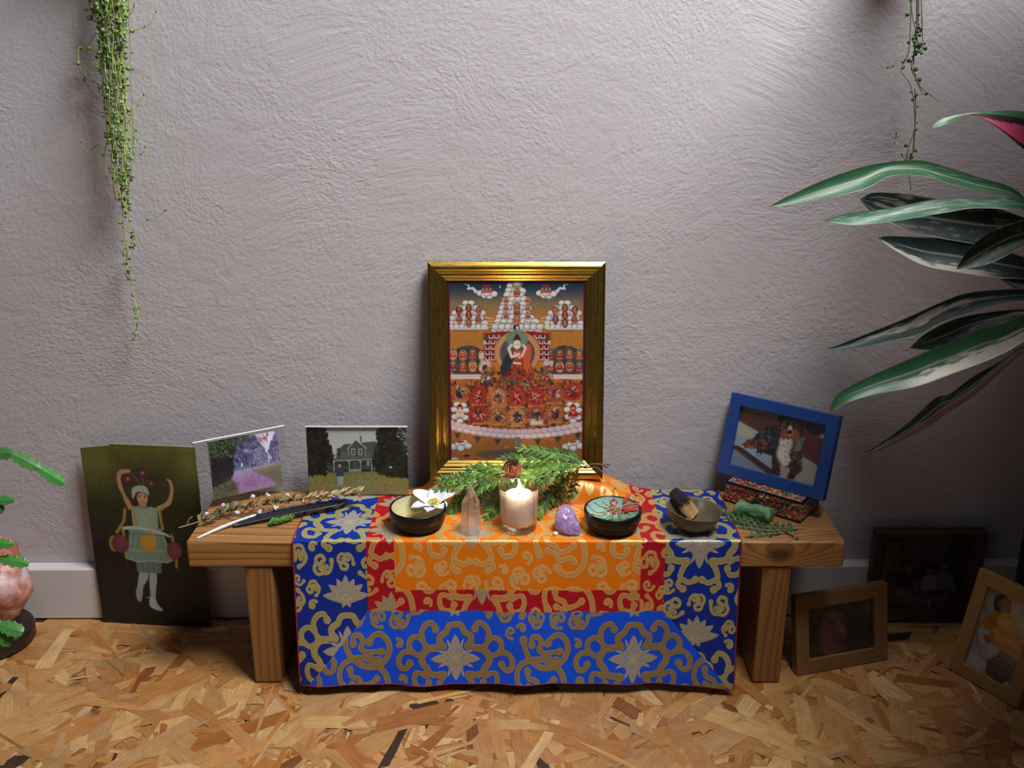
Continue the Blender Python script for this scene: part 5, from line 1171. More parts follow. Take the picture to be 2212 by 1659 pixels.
# charred stick
a, e = P(1499, 1113, z=ZT + .012), P(1453, 1060, z=ZT + .047)
ch, nt, b = nodes('charred_wood'); tc = N(nt, 'ShaderNodeTexCoord'); sp = N(nt, 'ShaderNodeSeparateXYZ', {0: tc.outputs['Object']}); nz = N(nt, 'ShaderNodeTexNoise', {'Vector': VM(nt, 'MULTIPLY', tc.outputs['Object'], (260, 260, 25)).outputs[0], 'Scale': 1.0, 'Detail': 4.0})
L = (e - a).length
f = MATH(nt, 'ADD', MATH(nt, 'DIVIDE', sp.outputs[2], L), MATH(nt, 'MULTIPLY', MATH(nt, 'SUBTRACT', nz.outputs[0], .5), .5))
nt.links.new(ramp(nt, f, [(.0, lin('#c9a066')), (.38, lin('#b98f58')), (.5, lin('#4a3424')), (.58, lin('#17131a'))]), b.inputs['Base Color']); b.inputs['Roughness'].default_value = .7; bump(nt, b, nz.outputs[0], .6, .002)
V, Fc = [], []; n1 = 10; pr = [(-.0095, -.002), (-.006, -.0042), (.005, -.004), (.0100, -.001), (.0085, .0030), (-.001, .0045), (-.009, .0028)]
from mathutils import noise as mn
for i in range(n1 + 1):
    f = i / n1; s = .8 + .25 * math.sin(math.pi * f * .9 + .3) if i < n1 else .72
    for (x, y) in pr: V.append((x * s + .0012 * mn.noise(Vector((x * 300, f * 5, 0))), y * s + .001 * mn.noise(Vector((y * 300, f * 6, 3))), f * L + (.0015 * mn.noise(Vector((x * 400, 1, 5))) * (i in (0, n1)) * 3)))
k = len(pr)
for i in range(n1):
    for j in range(k): Fc.append((i * k + j, i * k + (j + 1) % k, (i + 1) * k + (j + 1) % k, (i + 1) * k + j))
Fc += [tuple(range(k))[::-1], tuple(n1 * k + j for j in range(k))]
t = mesh('charred_stick', V, Fc, ch, None, False); t.location = a; zz = (e - a).normalized(); xx = Vector((1, .25, .1)); xx = (xx - zz * xx.dot(zz)).normalized(); yy = zz.cross(xx)
t.rotation_euler = Matrix(((xx.x, yy.x, zz.x), (xx.y, yy.y, zz.y), (xx.z, yy.z, zz.z))).to_euler(); tag(t, 'thick tan wood stick with a black charred end leaning in the ribbed bowl', 'incense wood')
# painted box
A, B, Cc = P(1565, 1082, z=BH), P(1728, 1131, z=BH), P(1783, 1098, z=BH)
Xb = (B - A); Wb = Xb.length; Xb.normalize(); Yb = Vector((-Xb.y, Xb.x, 0)); Db = 0.066; hb = 0.031
Mb = Matrix(((Xb.x, Yb.x, 0, A.x), (Xb.y, Yb.y, 0, A.y), (0, 0, 1, BH + .0003), (0, 0, 0, 1)))
print('BOX', A, Wb, (Cc - B).length, math.degrees(math.atan2(Xb.y, Xb.x)))
bx = thing('painted_box', 'small lacquered box painted all over with red and blue flowers under the blue frame', 'box', mat=Mb)
fl_m, nt, b = nodes('floral_lacquer'); tc = N(nt, 'ShaderNodeTexCoord'); wq = VM(nt, 'ADD', tc.outputs['Object'], (3, 5, 7)).outputs[0]
v1 = N(nt, 'ShaderNodeTexVoronoi', {'Vector': wq, 'Scale': 170.0}); v2 = N(nt, 'ShaderNodeTexVoronoi', {'Vector': wq, 'Scale': 480.0})
sc_ = N(nt, 'ShaderNodeSeparateColor', {0: v1.outputs['Color']}); s2 = N(nt, 'ShaderNodeSeparateColor', {0: v2.outputs['Color']})
c1 = ramp(nt, sc_.outputs[0], [(0, lin('#a83226')), (.35, lin('#b5402c')), (.36, lin('#2c5f8c')), (.5, lin('#3c7f96')), (.51, lin('#c04a5a')), (.7, lin('#b02a2a')), (.71, lin('#c9a23a')), (.82, lin('#d9c08a')), (.83, lin('#4d6a34')), (1, lin('#5f7c3c'))])
c2 = ramp(nt, s2.outputs[0], [(0, lin('#3a1612')), (.4, lin('#5c1e18')), (.6, lin('#7a2a1c')), (.85, lin('#c9a05a')), (1, lin('#d8d0b8'))])
fx = N(nt, 'ShaderNodeMapRange', {'Value': v1.outputs['Distance'], 'From Min': .42, 'From Max': .5, 'To Min': 0.12, 'To Max': .9}).outputs[0]
nt.links.new(mixc(nt, fx, c1, c2), b.inputs['Base Color']); b.inputs['Roughness'].default_value = .2; b.inputs['Coat Weight'].default_value = .3
blk = simple('black_lacquer', '#0c0a0c', .25)
pbox('body', 0, Wb, 0, Db, .002, hb - .011, fl_m, bx, .0008); pbox('base', -.0006, Wb + .0006, -.0006, Db + .0006, 0, .0022, blk, bx, .0004)
ld = pbox('lid', -.0003, Wb + .0003, -.0003, Db + .0003, hb - .0105, hb - .002, fl_m, bx, .0008)
pbox('lid_rim', -.001, Wb + .001, -.001, Db + .001, hb - .0021, hb, blk, ld, .0006); pbox('lid_top', .003, Wb - .003, .003, Db - .003, hb - .0001, hb + .0004, fl_m, ld, .0002)
gb = MB(); gb.tube([(0.0028, .0028, hb), (Wb - .0028, .0028, hb), (Wb - .0028, Db - .0028, hb), (.0028, Db - .0028, hb), (0.0028, .0028, hb)], .0006, 6); gb.build('gold_line', simple('gold_line', '#c9a860', .4, .3), ld, True)
MB().lathe([(.0001, 0), (.0035, 0), (.004, .001), (.0025, .002), (.0001, .0022)], 16).build('clasp', simple('silver_clasp', '#a8a49c', .3, .8), bx, True, loc=(Wb * .48, -.0003, hb - .010)).rotation_euler = (math.pi / 2, 0, 0)
zb = BH + .0003 + hb + .0006
M, W, H = lean((1547, 1020), (1777, 1083), (1575, 847), zb, 16)
print('BLUE', M.translation, W, H)
blue = simple('blue_frame_paint', '#123f86', .4, noise=.06, scale=50)
flat_frame('blue_photo_frame', 'blue frame with a photo of a brown and black dog standing on the painted box', M, W, H, .0165, .013, blue, dog(), easel=(W / 2 - .05, W / 2 - .012, H * .62, H * .60, .036))
# green bone biscuit
bi = simple('green_biscuit', '#5c8458', .55, noise=.18, scale=130, bmp=.35, bdist=.002)
a, e = P(1590, 1098, z=BH + .010), P(1668, 1118, z=BH + .010); o = (a + e) / 2; o.z = BH; d = (e - a); L = d.length; d.normalize(); s = Vector((-d.y, d.x, 0))
bm = bmesh.new(); bmesh.ops.create_icosphere(bm, subdivisions=5, radius=1.0)
for v in bm.verts:
    p = v.co.copy(); x = p.x; end = abs(x); w_ = .0080 + .0065 * math.exp(-((end - .80) / .2) ** 2) ; notch = 1 - .35 * math.exp(-(p.y / .3) ** 2) * max(0, (end - .6)) * 1.2
    k = max(0.02, math.sqrt(max(0, 1 - (x * .92) ** 6)))
    r = math.hypot(p.y, p.z) + 1e-6
    yy_, zz_ = p.y / r, p.z / r; rr = k if end < .995 else 0
    v.co = d * (x * L * .56 * notch) + s * (yy_ * w_ * min(1, r * 2.2)) + Vector((0, 0, zz_ * .0105 * min(1, r * 2.2) * (1 + .1 * math.sin(7 * x)))) * 1.0
    n_ = mn.noise(p * 3) * .0009; v.co += Vector((n_, n_, n_))
    v.co.z = max(v.co.z, -.0098)
me = bpy.data.meshes.new('dog_biscuit'); bm.to_mesh(me); bm.free(); me.materials.append(bi); me.polygons.foreach_set('use_smooth', [True] * len(me.polygons))
t = bpy.data.objects.new('dog_biscuit', me); link(t); t.location = o + Vector((0, 0, .0122)); tag(t, 'green bone-shaped dog biscuit lying in front of the painted box', 'dog treat')
# cones
def cone(name, c, r, label, colr, tilt):
    t = thing(name, label, 'cone', c); t.rotation_euler = tilt; mb = MB()
    for k in range(34):
        f = k / 33; a = k * 2.4; rr = r * (1 - f * .78); z = r * (-.15 + f * .75); n = Vector((math.cos(a), math.sin(a), 0)); s = Vector((-n.y, n.x, 0)); wv_ = r * (.55 - .3 * f)
        V = [n * (rr * .35) - s * wv_ * .5 + Vector((0, 0, z)), n * (rr * .35) + s * wv_ * .5 + Vector((0, 0, z)), n * rr * .95 + s * wv_ * .75 + Vector((0, 0, z + r * .12)), n * rr * 1.12 + Vector((0, 0, z + r * .22)), n * rr * .95 - s * wv_ * .75 + Vector((0, 0, z + r * .12))]
        V += [v - Vector((0, 0, r * .09)) for v in V]
        cc_ = tuple(x * random.uniform(.75, 1.3) for x in lin(colr))
        mb.add(V, [(0, 1, 2, 3, 4), (9, 8, 7, 6, 5)] + [(i, (i + 1) % 5 + 0, (i + 1) % 5 + 5, i + 5) for i in range(5)], col=cc_)
    mb.ell((0, 0, 0), (r * .5, r * .5, r * .6), 10, 8, col=lin('#3a2018')); mb.build('scales', attr_mat(name + '_scales', .5, noise=.2, scale=600), t); return t
cone('pine_cone', P(1108, 1013, y=-.118), .0135, 'small brown cone resting on the evergreen sprigs before the gold frame', '#4c2c20', (1.15, .1, .2))
cone('pine_cone', P(1634, 1088, z=BH + .014), .0085, 'tiny dark cone tucked between the green biscuit and the painted box', '#2c1c1a', (.6, .3, 0))
# ------------------------------------------------------------------ evergreen sprigs, feather, dried branch
leafc = attr_mat('evergreen_scale', .45, noise=.2, scale=900, bmp=.1, trans=.08)
bark = simple('twig_bark', '#6b4a34', .7, noise=.25)
def cedar(name, label, origin, stems, fronds, cols, wsc=1.0, group=None):
    """stems: 3-D polylines; fronds: (3-D polyline spine, side length)"""
    t = thing(name, label, 'evergreen sprig', origin, group=group); sb, fb = MB(), MB()
    for s in stems: sb.tube(rel(smooth_path(s, 5), origin), [.0014 - .0008 * k / max(1, (len(s) - 1) * 5) for k in range((len(s) - 1) * 5 + 1)], 6)
    def blade(a, d, L, w, n, c):
        """one scaly twig tip: overlapping flattened scales"""
        k = max(3, int(L / .0021)); s = d.cross(n).normalized()
        for i in range(k):
            f = i / k; p = a + d * (L * f) - n * (.15 * L * f * f); ww = w * (1.0 - .55 * f); l = L / k * 1.9
            for sg in (-1, 1):
                q = p + s * sg * ww * .25; tip = q + d * l + s * sg * ww * .75
                cc = tuple(x * random.uniform(.8, 1.25) for x in c)
                fb.add([q - d * l * .1, q + d * l * .45 + s * sg * ww * .62 - n * .0003, tip, q + d * l * .6 - s * sg * ww * .1 + n * .0006], [(0, 1, 3), (1, 2, 3), (0, 3, 2, 1)][:2], col=cc)
        fb.tube([a, a + d * L - n * .15 * L], [w * .28, w * .12], 4, col=c)
    for spine, side in fronds:
        pts = smooth_path(rel(spine, origin), 7); Ls = [0]
        for i in range(1, len(pts)): Ls.append(Ls[-1] + (pts[i] - pts[i - 1]).length)
        T = Ls[-1]; fb.tube(pts, [.0007] * len(pts), 5, col=lin('#5d6b34')); nst = int(T / .0045)
        for k in range(1, nst + 1):
            f = k / (nst + .5); dist = f * T; i = max(j for j in range(len(Ls)) if Ls[j] <= dist); i = min(i, len(pts) - 2)
            p = pts[i].lerp(pts[i + 1], (dist - Ls[i]) / max(1e-6, Ls[i + 1] - Ls[i])); d = (pts[i + 1] - pts[i]).normalized()
            view = (CAM - (p + Vector(origin))).normalized(); n = (Vector((0, 0, 1)) * .5 + view).normalized(); n = (n - d * n.dot(d)).normalized(); s = d.cross(n)
            sg = 1 if k % 2 else -1; an = math.radians(random.uniform(30, 46)); L = side * (math.sin(math.pi * min(.97, (1 - f) * .8 + .12)) ** .8) * random.uniform(.8, 1.15)
            dd = (d * math.cos(an) + s * sg * math.sin(an) + n * random.uniform(-.15, .1)).normalized(); c = lin(random.choice(cols))
            blade(p, dd, L, .0027 * wsc, n, c)
            if L > .009:
                for m_ in range(1, int(L / .0035)):
                    g = m_ / (L / .0035); a2 = math.radians(38) * (1 if m_ % 2 else -1); s2 = dd.cross(n); d2 = (dd * math.cos(a2) + s2 * math.sin(a2)).normalized()
                    blade(p + dd * L * g, d2, L * .45 * (1 - g * .5), .0023 * wsc, n, c)
        blade(pts[-1], (pts[-1] - pts[-2]).normalized(), .007, .002 * wsc, Vector((0, 0, 1)), lin(cols[0]))
    fb.build('foliage', leafc, t); sb.build('stem', bark, t, True); return t
GR = ['#4d7a30', '#5f8f3c', '#3f6a2a', '#74a04a', '#557f34']; GD = ['#34552c', '#416434', '#2c4826', '#4b6e3a']
Y_ = lambda u, v, y: P(u, v, y=y)
Z_ = lambda u, v, h: P(u, v, z=ZT + h)
def onto(u, v, hmin=.004):
    """point on the cloth top seen at this pixel, or a little above it if the pixel lies beyond"""
    for yy in (-.188, -.18, -.17, -.16, -.15, -.14, -.13, -.12, -.115, -.11, -.105, -.1): 
        q = P(u, v, y=yy)
        if q.z >= ZT + hmin + float(hump(q.x, yy)): last = q
        else: break
    return last if 'last' in locals() else P(u, v, y=-.18)
o = Z_(1180, 1060, 0); o.z = ZT + .001
cedar('cedar_sprig', 'green cedar sprig fanned towards the quartz point beneath the gold frame', Z_(1060, 1060, 0),
      [[Y_(1250, 1018, -.118), Y_(1180, 1028, -.122), Y_(1090, 1034, -.125), Y_(1040, 1040, -.125)]],
      [([Y_(1120, 1032, -.122), Y_(1070, 1015, -.118), Y_(1034, 1003, -.112)], .013), ([Y_(1090, 1034, -.122), Y_(1050, 1022, -.118), Y_(1011, 1012, -.112)], .014),
       ([Y_(1070, 1036, -.124), Y_(1010, 1030, -.118), Y_(950, 1039, -.115)], .015), ([Y_(1060, 1040, -.126), Y_(1000, 1046, -.122), Y_(945, 1053, -.118)], .014),
       ([Y_(1070, 1040, -.128), onto(1015, 1066), onto(966, 1104)], .017), ([Y_(1090, 1040, -.128), onto(1040, 1075), onto(1000, 1090)], .014), ([Y_(1110, 1036, -.128), onto(1078, 1075), onto(1052, 1115)], .017),
       ([Y_(1140, 1034, -.128), onto(1105, 1060), onto(1085, 1085)], .016), ([Y_(1100, 1038, -.126), Y_(1040, 1050, -.128), onto(985, 1075)], .015), ([Y_(1180, 1028, -.124), Y_(1120, 1044, -.128), onto(1060, 1062)], .016)], GR)
cedar('cedar_sprig', 'green cedar sprig with a bare woody stem lying against the gold frame', Z_(1240, 1060, 0),
      [[Y_(1312, 1010, -.114), Y_(1296, 1003, -.114), Y_(1272, 1004, -.116), Y_(1240, 1016, -.12), Y_(1190, 1026, -.122)], [Y_(1302, 1022, -.116), Y_(1288, 1010, -.116), Y_(1262, 1012, -.118)], [Y_(1318, 1004, -.112), Y_(1290, 1002, -.114)]],
      [([Y_(1268, 1005, -.116), Y_(1225, 985, -.110), Y_(1180, 976, -.107), Y_(1126, 968, -.104)], .013), ([Y_(1262, 1008, -.118), Y_(1200, 996, -.112), Y_(1140, 990, -.110), Y_(1084, 990, -.108)], .014),
       ([Y_(1250, 1012, -.12), Y_(1200, 1010, -.115), Y_(1150, 1012, -.114), Y_(1100, 1022, -.114)], .016), ([Y_(1262, 1005, -.115), Y_(1240, 990, -.110), Y_(1215, 982, -.108)], .013),
       ([Y_(1240, 1016, -.12), Y_(1190, 1026, -.12), Y_(1140, 1030, -.12), Y_(1098, 1040, -.124)], .016), ([Y_(1240, 1018, -.122), onto(1242, 1045), onto(1232, 1074)], .012), ([Y_(1235, 1020, -.122), onto(1215, 1055), onto(1194, 1092)], .016),
       ([Y_(1225, 1022, -.122), onto(1195, 1060), onto(1163, 1110)], .016), ([Y_(1210, 1024, -.122), Y_(1175, 1040, -.126), onto(1150, 1062)], .015), ([Y_(1235, 1016, -.12), Y_(1180, 1016, -.118), Y_(1130, 1018, -.116), Y_(1080, 1010, -.112)], .014),
       ([Y_(1255, 1010, -.118), Y_(1210, 1002, -.114), Y_(1165, 1003, -.112)], .013)], GR + GD[:2])
B_ = lambda u, v, h=.002: P(u, v, z=BH + h)
cedar('cedar_sprig', 'dark green cedar sprig lying under the green biscuit at the end of the bench', B_(1640, 1140),
      [[B_(1724, 1163, .003), B_(1716, 1155, .004), B_(1690, 1145, .004), B_(1660, 1138, .004)]],
      [([B_(1690, 1142, .004), B_(1640, 1130, .004), B_(1590, 1116, .006), Z_(1556, 1102, .006)], .010), ([B_(1670, 1140, .004), B_(1620, 1132, .004), B_(1572, 1120, .005)], .011), ([B_(1690, 1146, .003), B_(1650, 1145, .003), B_(1605, 1138, .003)], .010),
       ([B_(1695, 1150, .003), B_(1660, 1154, .003), B_(1622, 1157, .003)], .009), ([B_(1705, 1150, .004), B_(1712, 1140, .004), B_(1708, 1134, .004)], .008), ([B_(1715, 1157, .004), B_(1700, 1144, .004), B_(1680, 1132, .004)], .009)], GD + ['#4c6b44'])
tw = MB(); q0 = B_(1716, 1157, .002)
tw.tube(rel(smooth_path([B_(1704, 1155, .0015), B_(1702, 1150, .006), B_(1712, 1154, .006), B_(1722, 1161, .003), B_(1712, 1162, .0012)], 6), q0), .0006, 6)
tw = tw.build('curled_twig', simple('pale_twig', '#b89a70', .5), None, True, loc=q0); tag(tw, 'tiny pale curled twig at the stem end of the dark cedar sprig', 'twig')
# fir sprig
o = B_(608, 1126, .003); t = thing('fir_sprig', 'short bright green fir sprig on the bare wood beside the blue cloth', 'evergreen sprig', o); fb = MB(); pts = smooth_path(rel([B_(578, 1132, .003), B_(605, 1126, .005), B_(630, 1117, .006)], o), 12)
for i in range(len(pts) - 1):
    d = (pts[i + 1] - pts[i]).normalized()
    for k in range(7):
        a = random.uniform(0, math.pi); s = Vector((-d.y, d.x, 0)) * math.cos(a) + Vector((0, 0, 1)) * math.sin(a) * .6; dd = (d * .75 + s).normalized(); p = pts[i]; L = random.uniform(.008, .012) * (1 - .4 * i / len(pts))
        fb.tube([p, p + dd * L * .5, p + dd * L], [.0005, .0006, .0002], 4, col=lin(random.choice(['#6aa82f', '#5a9428', '#86bf44', '#4a8226'])))
fb.build('needles', leafc, t); MB().tube(pts, .0008, 5).build('stem', simple('fir_stem', '#7a8a3a', .6), t, True)
# feather
o = B_(600, 1110, .004); t = thing('feather', 'long black feather with a white quill lying across the bare end of the bench', 'feather', o)
sp_ = [B_(425, 1163, .001), B_(470, 1143, .003), B_(508, 1128, .006), B_(570, 1108, .009), B_(640, 1093, .012), B_(700, 1084, .014), B_(747, 1079, .013)]
pts = smooth_path(rel(sp_, o), 8); nP = len(pts)
MB().tube(pts[:24], [.0012 + .0014 * min(1, k / 8) - .0006 * max(0, (k - 14) / 10) for k in range(24)], 8).build('quill', simple('white_quill', '#d5d2cf', .35, noise=.05), t, True)
MB().tube(pts[20:], [.0012 * (1 - k / (nP - 19)) + .0003 for k in range(nP - 20)], 6).build('shaft', simple('dark_shaft', '#4a4a58', .4), t, True)
V, Fc = [], []; i0 = 15; cols_ = []
for i in range(i0, nP):
    f = (i - i0) / (nP - 1 - i0); d = (pts[min(i + 1, nP - 1)] - pts[i - 1]).normalized(); s = Vector((-d.y, d.x, 0)).normalized()
    wu = .0028 * min(1, f * 6) * (1 - .5 * f) * (1 if f < .97 else .4); wl = .019 * math.sin(math.pi * min(.93, f * .85 + .06)) ** .7 * (1 if f < .97 else .6)
    for g in (-1, -.8, -.6, -.4, -.2, 0, .5, 1):
        off = s * (wu * g if g > 0 else wl * g) - d * (.006 * abs(g)) * 0 + Vector((0, 0, -.0022 * abs(g) ** 2 * (1 if g < 0 else .3) + .0004 * math.sin(i * 2.7 + g * 9)))
        p_ = pts[i] + off; V.append(p_); cols_.append(lin('#15151c') if f > .06 else lin('#5a5458'))
for i in range(nP - i0 - 1):
    for j in range(7): a = i * 8 + j; Fc.append((a, a + 1, a + 9, a + 8))
vane = mesh('vane', V, Fc, attr_mat('black_vane', .45, noise=.25, scale=700, bmp=.3), t, True, col=cols_); md = vane.modifiers.new('s', 'SOLIDIFY'); md.thickness = .0004
dn_ = MB()
for k in range(40):
    i = random.randint(13, 18); a = random.uniform(0, 6.28); p = pts[i]; e_ = p + Vector((math.cos(a), math.sin(a), random.uniform(-.2, .6))) * random.uniform(.003, .007); dn_.tube([p, e_], [.0003, .0001], 3)
dn_.build('down', simple('grey_down', '#6b6468', .9), t)
# dried branch
o = B_(600, 1085, .006); t = thing('dried_branch', 'dried twig of small beige leaves lying in front of the two clear frames', 'dried branch', o)
bp = [B_(386, 1140, .014), B_(430, 1127, .010), B_(478, 1108, .010), B_(520, 1098, .012), B_(575, 1090, .013), B_(625, 1082, .015), B_(680, 1078, .018), B_(735, 1072, .020), B_(768, 1068, .022)]
pts = smooth_path(rel(bp, o), 8); nP = len(pts); MB().tube(pts, [.0012 - .0007 * k / nP for k in range(nP)], 6).build('stem', simple('dry_stem', '#7d684e', .7, noise=.2), t, True)
lb = MB()
def dleaf(p, d, L, w, c, n):
    d = d.normalized(); s = d.cross(n).normalized(); V = []
    for i in range(7):
        f = i / 6; ww = w * math.sin(math.pi * min(.98, f * .9 + .08)) ** .8
        for g in (-1, 0, 1): V.append(p + d * L * f + s * ww * g + n * (.0016 * math.sin(math.pi * f) + .0012 * abs(g)))
    m_ = len(V); V += [v - n * .0003 for v in V]; Fq = []
    for i in range(6):
        for j in range(2): a = i * 3 + j; Fq += [(a, a + 1, a + 4, a + 3), (m_ + a + 3, m_ + a + 4, m_ + a + 1, m_ + a)]
    lb.add(V, Fq, col=tuple(x * random.uniform(.8, 1.2) for x in c))
for i in range(4, nP - 1):
    f = i / nP
    if f < .12 and i % 4: continue
    d = (pts[i + 1] - pts[i]).normalized(); tipz = f > .68
    for k in range(3 if tipz else (2 if i % 2 else 1)):
        a = random.uniform(-.3, math.pi + .3); s = Vector((-d.y, d.x, 0)) * math.cos(a) + Vector((0, 0, 1)) * abs(math.sin(a)) * .9
        dd = d * (1.0 if tipz else .6) + s; L = random.uniform(.013, .020) if tipz else random.uniform(.010, .018); n = Vector((random.uniform(-1, 1), random.uniform(-1, .2), random.uniform(.2, 1))).normalized(); n = (n - dd.normalized() * n.dot(dd.normalized())).normalized()
        dleaf(pts[i], dd, L, random.uniform(.0016, .0026) if tipz else random.uniform(.0018, .0034), lin(random.choice(['#c9b080', '#b9a070', '#d3bd92'] if tipz else ['#7d7350', '#8f8058', '#a08c66', '#6b6244'])), n)
lb.build('leaves', attr_mat('dry_leaf', .6, noise=.15, trans=.1), t)
bd_ = MB()
for u, v in ((447, 1104), (482, 1085), (545, 1066), (578, 1063), (622, 1063), (643, 1071), (512, 1103), (596, 1092), (655, 1078), (560, 1100)):
    c = B_(u, v + 6, .014) - o
    for k in range(5): bd_.ell(c + Vector((random.uniform(-1, 1), random.uniform(-1, 1), random.uniform(-1, 1))) * .0016, (.0034, .0024, .0018), 6, 4, M=Matrix.Rotation(random.uniform(0, 3), 3, 'Y'), col=lin(random.choice(['#cfc4c8', '#ded6d6', '#b9a8a8'])))
bd_.build('dried_blossoms', attr_mat('dry_blossom', .7, noise=.1), t, True)
tag(t.children[-1], 'pale pinkish white dried blossoms')

# ------------------------------------------------------------------ salt lamp
o = P(-17, 1386, z=0.0); o.z = 0.0005
t = thing('salt_lamp', 'rough pink salt lamp on a dark round wooden base near the skirting', 'lamp', o)
MB().lathe([(.0001, 0), (.058, 0), (.061, .003), (.061, .020), (.058, .024), (.0001, .024)], 64).build('base', simple('dark_base_wood', '#23130f', .35, noise=.2), t, True)
sl, nt, b = nodes('pink_salt'); tc = N(nt, 'ShaderNodeTexCoord'); nz = N(nt, 'ShaderNodeTexNoise', {'Vector': tc.outputs['Object'], 'Scale': 26.0, 'Detail': 6.0, 'Roughness': .65}); n2 = N(nt, 'ShaderNodeTexNoise', {'Vector': tc.outputs['Object'], 'Scale': 140.0, 'Detail': 3.0})
nt.links.new(ramp(nt, nz.outputs[0], [(.36, lin('#9c5a42')), (.46, lin('#b57a66')), (.58, lin('#c99f98')), (.7, lin('#d3bab9'))]), b.inputs['Base Color']); b.inputs['Roughness'].default_value = .35; b.inputs['Subsurface Weight'].default_value = .4; b.inputs['Subsurface Scale'].default_value = .02
bump(nt, b, MATH(nt, 'ADD', nz.outputs[0], MATH(nt, 'MULTIPLY', n2.outputs[0], .3)), .6, .006)
rock('salt_rock', sl, t, (.066, .060, .080), 2.3, .22, 5, False, zlo=-.078, loc=(0, 0, .101))

# ------------------------------------------------------------------ christmas cactus
cg_m = attr_mat('cactus_segment', .35, noise=.12, scale=120, bmp=.15)
o = Vector((-.99, -.33, .0005)); t = thing('christmas_cactus', 'cactus of flat toothed green segments arching in beside the salt lamp', 'plant', o)
MB().lathe([(.0001, 0), (.055, 0), (.075, .13), (.08, .135), (.08, .15), (.073, .15), (.070, .135), (.0001, .132)], 48).build('pot', simple('terracotta', '#8a4c34', .8, noise=.1), t, True)
cb_ = MB()
def segchain(pts, w, N_=3):
    pts = [Vector(p) - o for p in pts]
    for i in range(len(pts) - 1):
        a, e = pts[i], pts[i + 1]; d = e - a; L = d.length; d.normalize(); vw = (CAM - (a + o)).normalized(); s = d.cross(vw).normalized(); n = s.cross(d); V = []; m = 14
        sd = random.uniform(-.2, .2)
        for k in range(m + 1):
            f = k / m; ww = w * (.35 + .65 * math.sin(math.pi * min(1, f * .75 + .12))) * (1 if k < m else .8)
            tooth = .0022 * (k % 4 == 3)
            for g in (-1, -.5, 0, .5, 1):
                V.append(a + d * L * f + s * (ww * g + (math.copysign(tooth, g) if abs(g) == 1 else 0)) + n * (.0012 * (1 - abs(g)) + .0012 * math.sin(3 * f) + sd * .004 * g))
        nv = len(V); V += [v - n * .0016 for v in V]; Fq = []
        for k in range(m):
            for j in range(4): q = k * 5 + j; Fq += [(q, q + 1, q + 6, q + 5), (nv + q + 5, nv + q + 6, nv + q + 1, nv + q)]
            Fq += [(k * 5, k * 5 + 5, nv + k * 5 + 5, nv + k * 5), (nv + k * 5 + 4, nv + k * 5 + 9, k * 5 + 9, k * 5 + 4)]
        Fq += [(m * 5 + j, m * 5 + j + 1, nv + m * 5 + j + 1, nv + m * 5 + j) for j in range(4)] + [(nv + j, nv + j + 1, j + 1, j) for j in range(4)]
        cb_.add(V, Fq, col=tuple(x * random.uniform(.85, 1.15) for x in lin('#44803a')))
q = lambda u, v, y=-.24: P(u, v, y=y)
tp = o + Vector((.02, 0, .14))
segchain([tp, q(-150, 1070), q(-90, 1010), q(-30, 978), q(26, 980), q(86, 1012), q(139, 1044)], .0075)
segchain([tp, q(-140, 1100), q(-60, 1084), q(30, 1080)], .0055); segchain([q(-60, 1084), q(-20, 1092), q(8, 1104)], .006)
segchain([tp, q(-150, 1150), q(-80, 1165), q(-20, 1172), q(30, 1176)], .0055); segchain([tp, q(-130, 1190), q(-60, 1205), q(0, 1207), q(62, 1218)], .0065)
segchain([tp, q(-170, 1230), q(-120, 1290), q(-50, 1338), q(0, 1350), q(50, 1366)], .009); segchain([q(-50, 1338), q(-10, 1360), q(25, 1392)], .009); segchain([q(-50, 1345), q(-25, 1380), q(0, 1402)], .008)
for k in range(10):
    a = random.uniform(1.2, 5.0); r1 = random.uniform(.06, .12)
    segchain([tp, tp + Vector((math.cos(a) * r1, math.sin(a) * r1, .04)), tp + Vector((math.cos(a) * r1 * 1.7, math.sin(a) * r1 * 1.7, .03)), tp + Vector((math.cos(a) * r1 * 2.1, math.sin(a) * r1 * 2.1, -.02))], .008)
cb_.build('segments', cg_m, t)

# ------------------------------------------------------------------ strings of pearls
def pearls(label, o, strands, pear, rmin, rmax, curls, cols, stemc):
    t = thing('string_of_pearls', label, 'hanging plant', o); st, pe = MB(), MB()
    for s in strands:
        pts = smooth_path(rel(s, o), 6); st.tube(pts, [.0006] * len(pts), 4, col=lin(random.choice(stemc)))
        T = sum((pts[i + 1] - pts[i]).length for i in range(len(pts) - 1)); n = int(T * pear)
        for k in range(n):
            f = random.random(); i = int(f * (len(pts) - 1)); p = pts[i]; r_ = rmin + (rmax - rmin) * random.random() ** 1.6 * (1 if p.z > -.35 else .6) * (1.0 - .45 * f * (len(s) > 4))
            a = random.uniform(0, 6.28); c = p + Vector((math.cos(a), math.sin(a) * .7, random.uniform(-.3, .3))) * (r_ * 1.8); st.tube([p, c], .0003, 3, col=lin(stemc[0]))
            pe.ell(c, (r_, r_, r_ * random.uniform(.85, 1.1)), 8, 6, col=tuple(x * random.uniform(.7, 1.25) for x in lin(random.choice(cols))))
    for s in curls: pts = smooth_path(rel(s, o), 6); st.tube(pts, [.0005] * len(pts), 4, col=lin(stemc[0])); [pe.ell(pts[k], (.0012, .001, .0018), 6, 4, col=lin(cols[0])) for k in range(2, len(pts), 7)]
    st.build('stems', attr_mat('pearl_stem', .5, noise=.1), t, True); pe.build('pearl_leaves', attr_mat('pearl_leaf', .5, noise=.1, trans=.05), t, True); return t
D = -.03
def S(pts, d=D): return [P(u, v, y=d - .012 * random.random()) for u, v in pts]
o = P(235, -230, y=-.056); ss_ = []
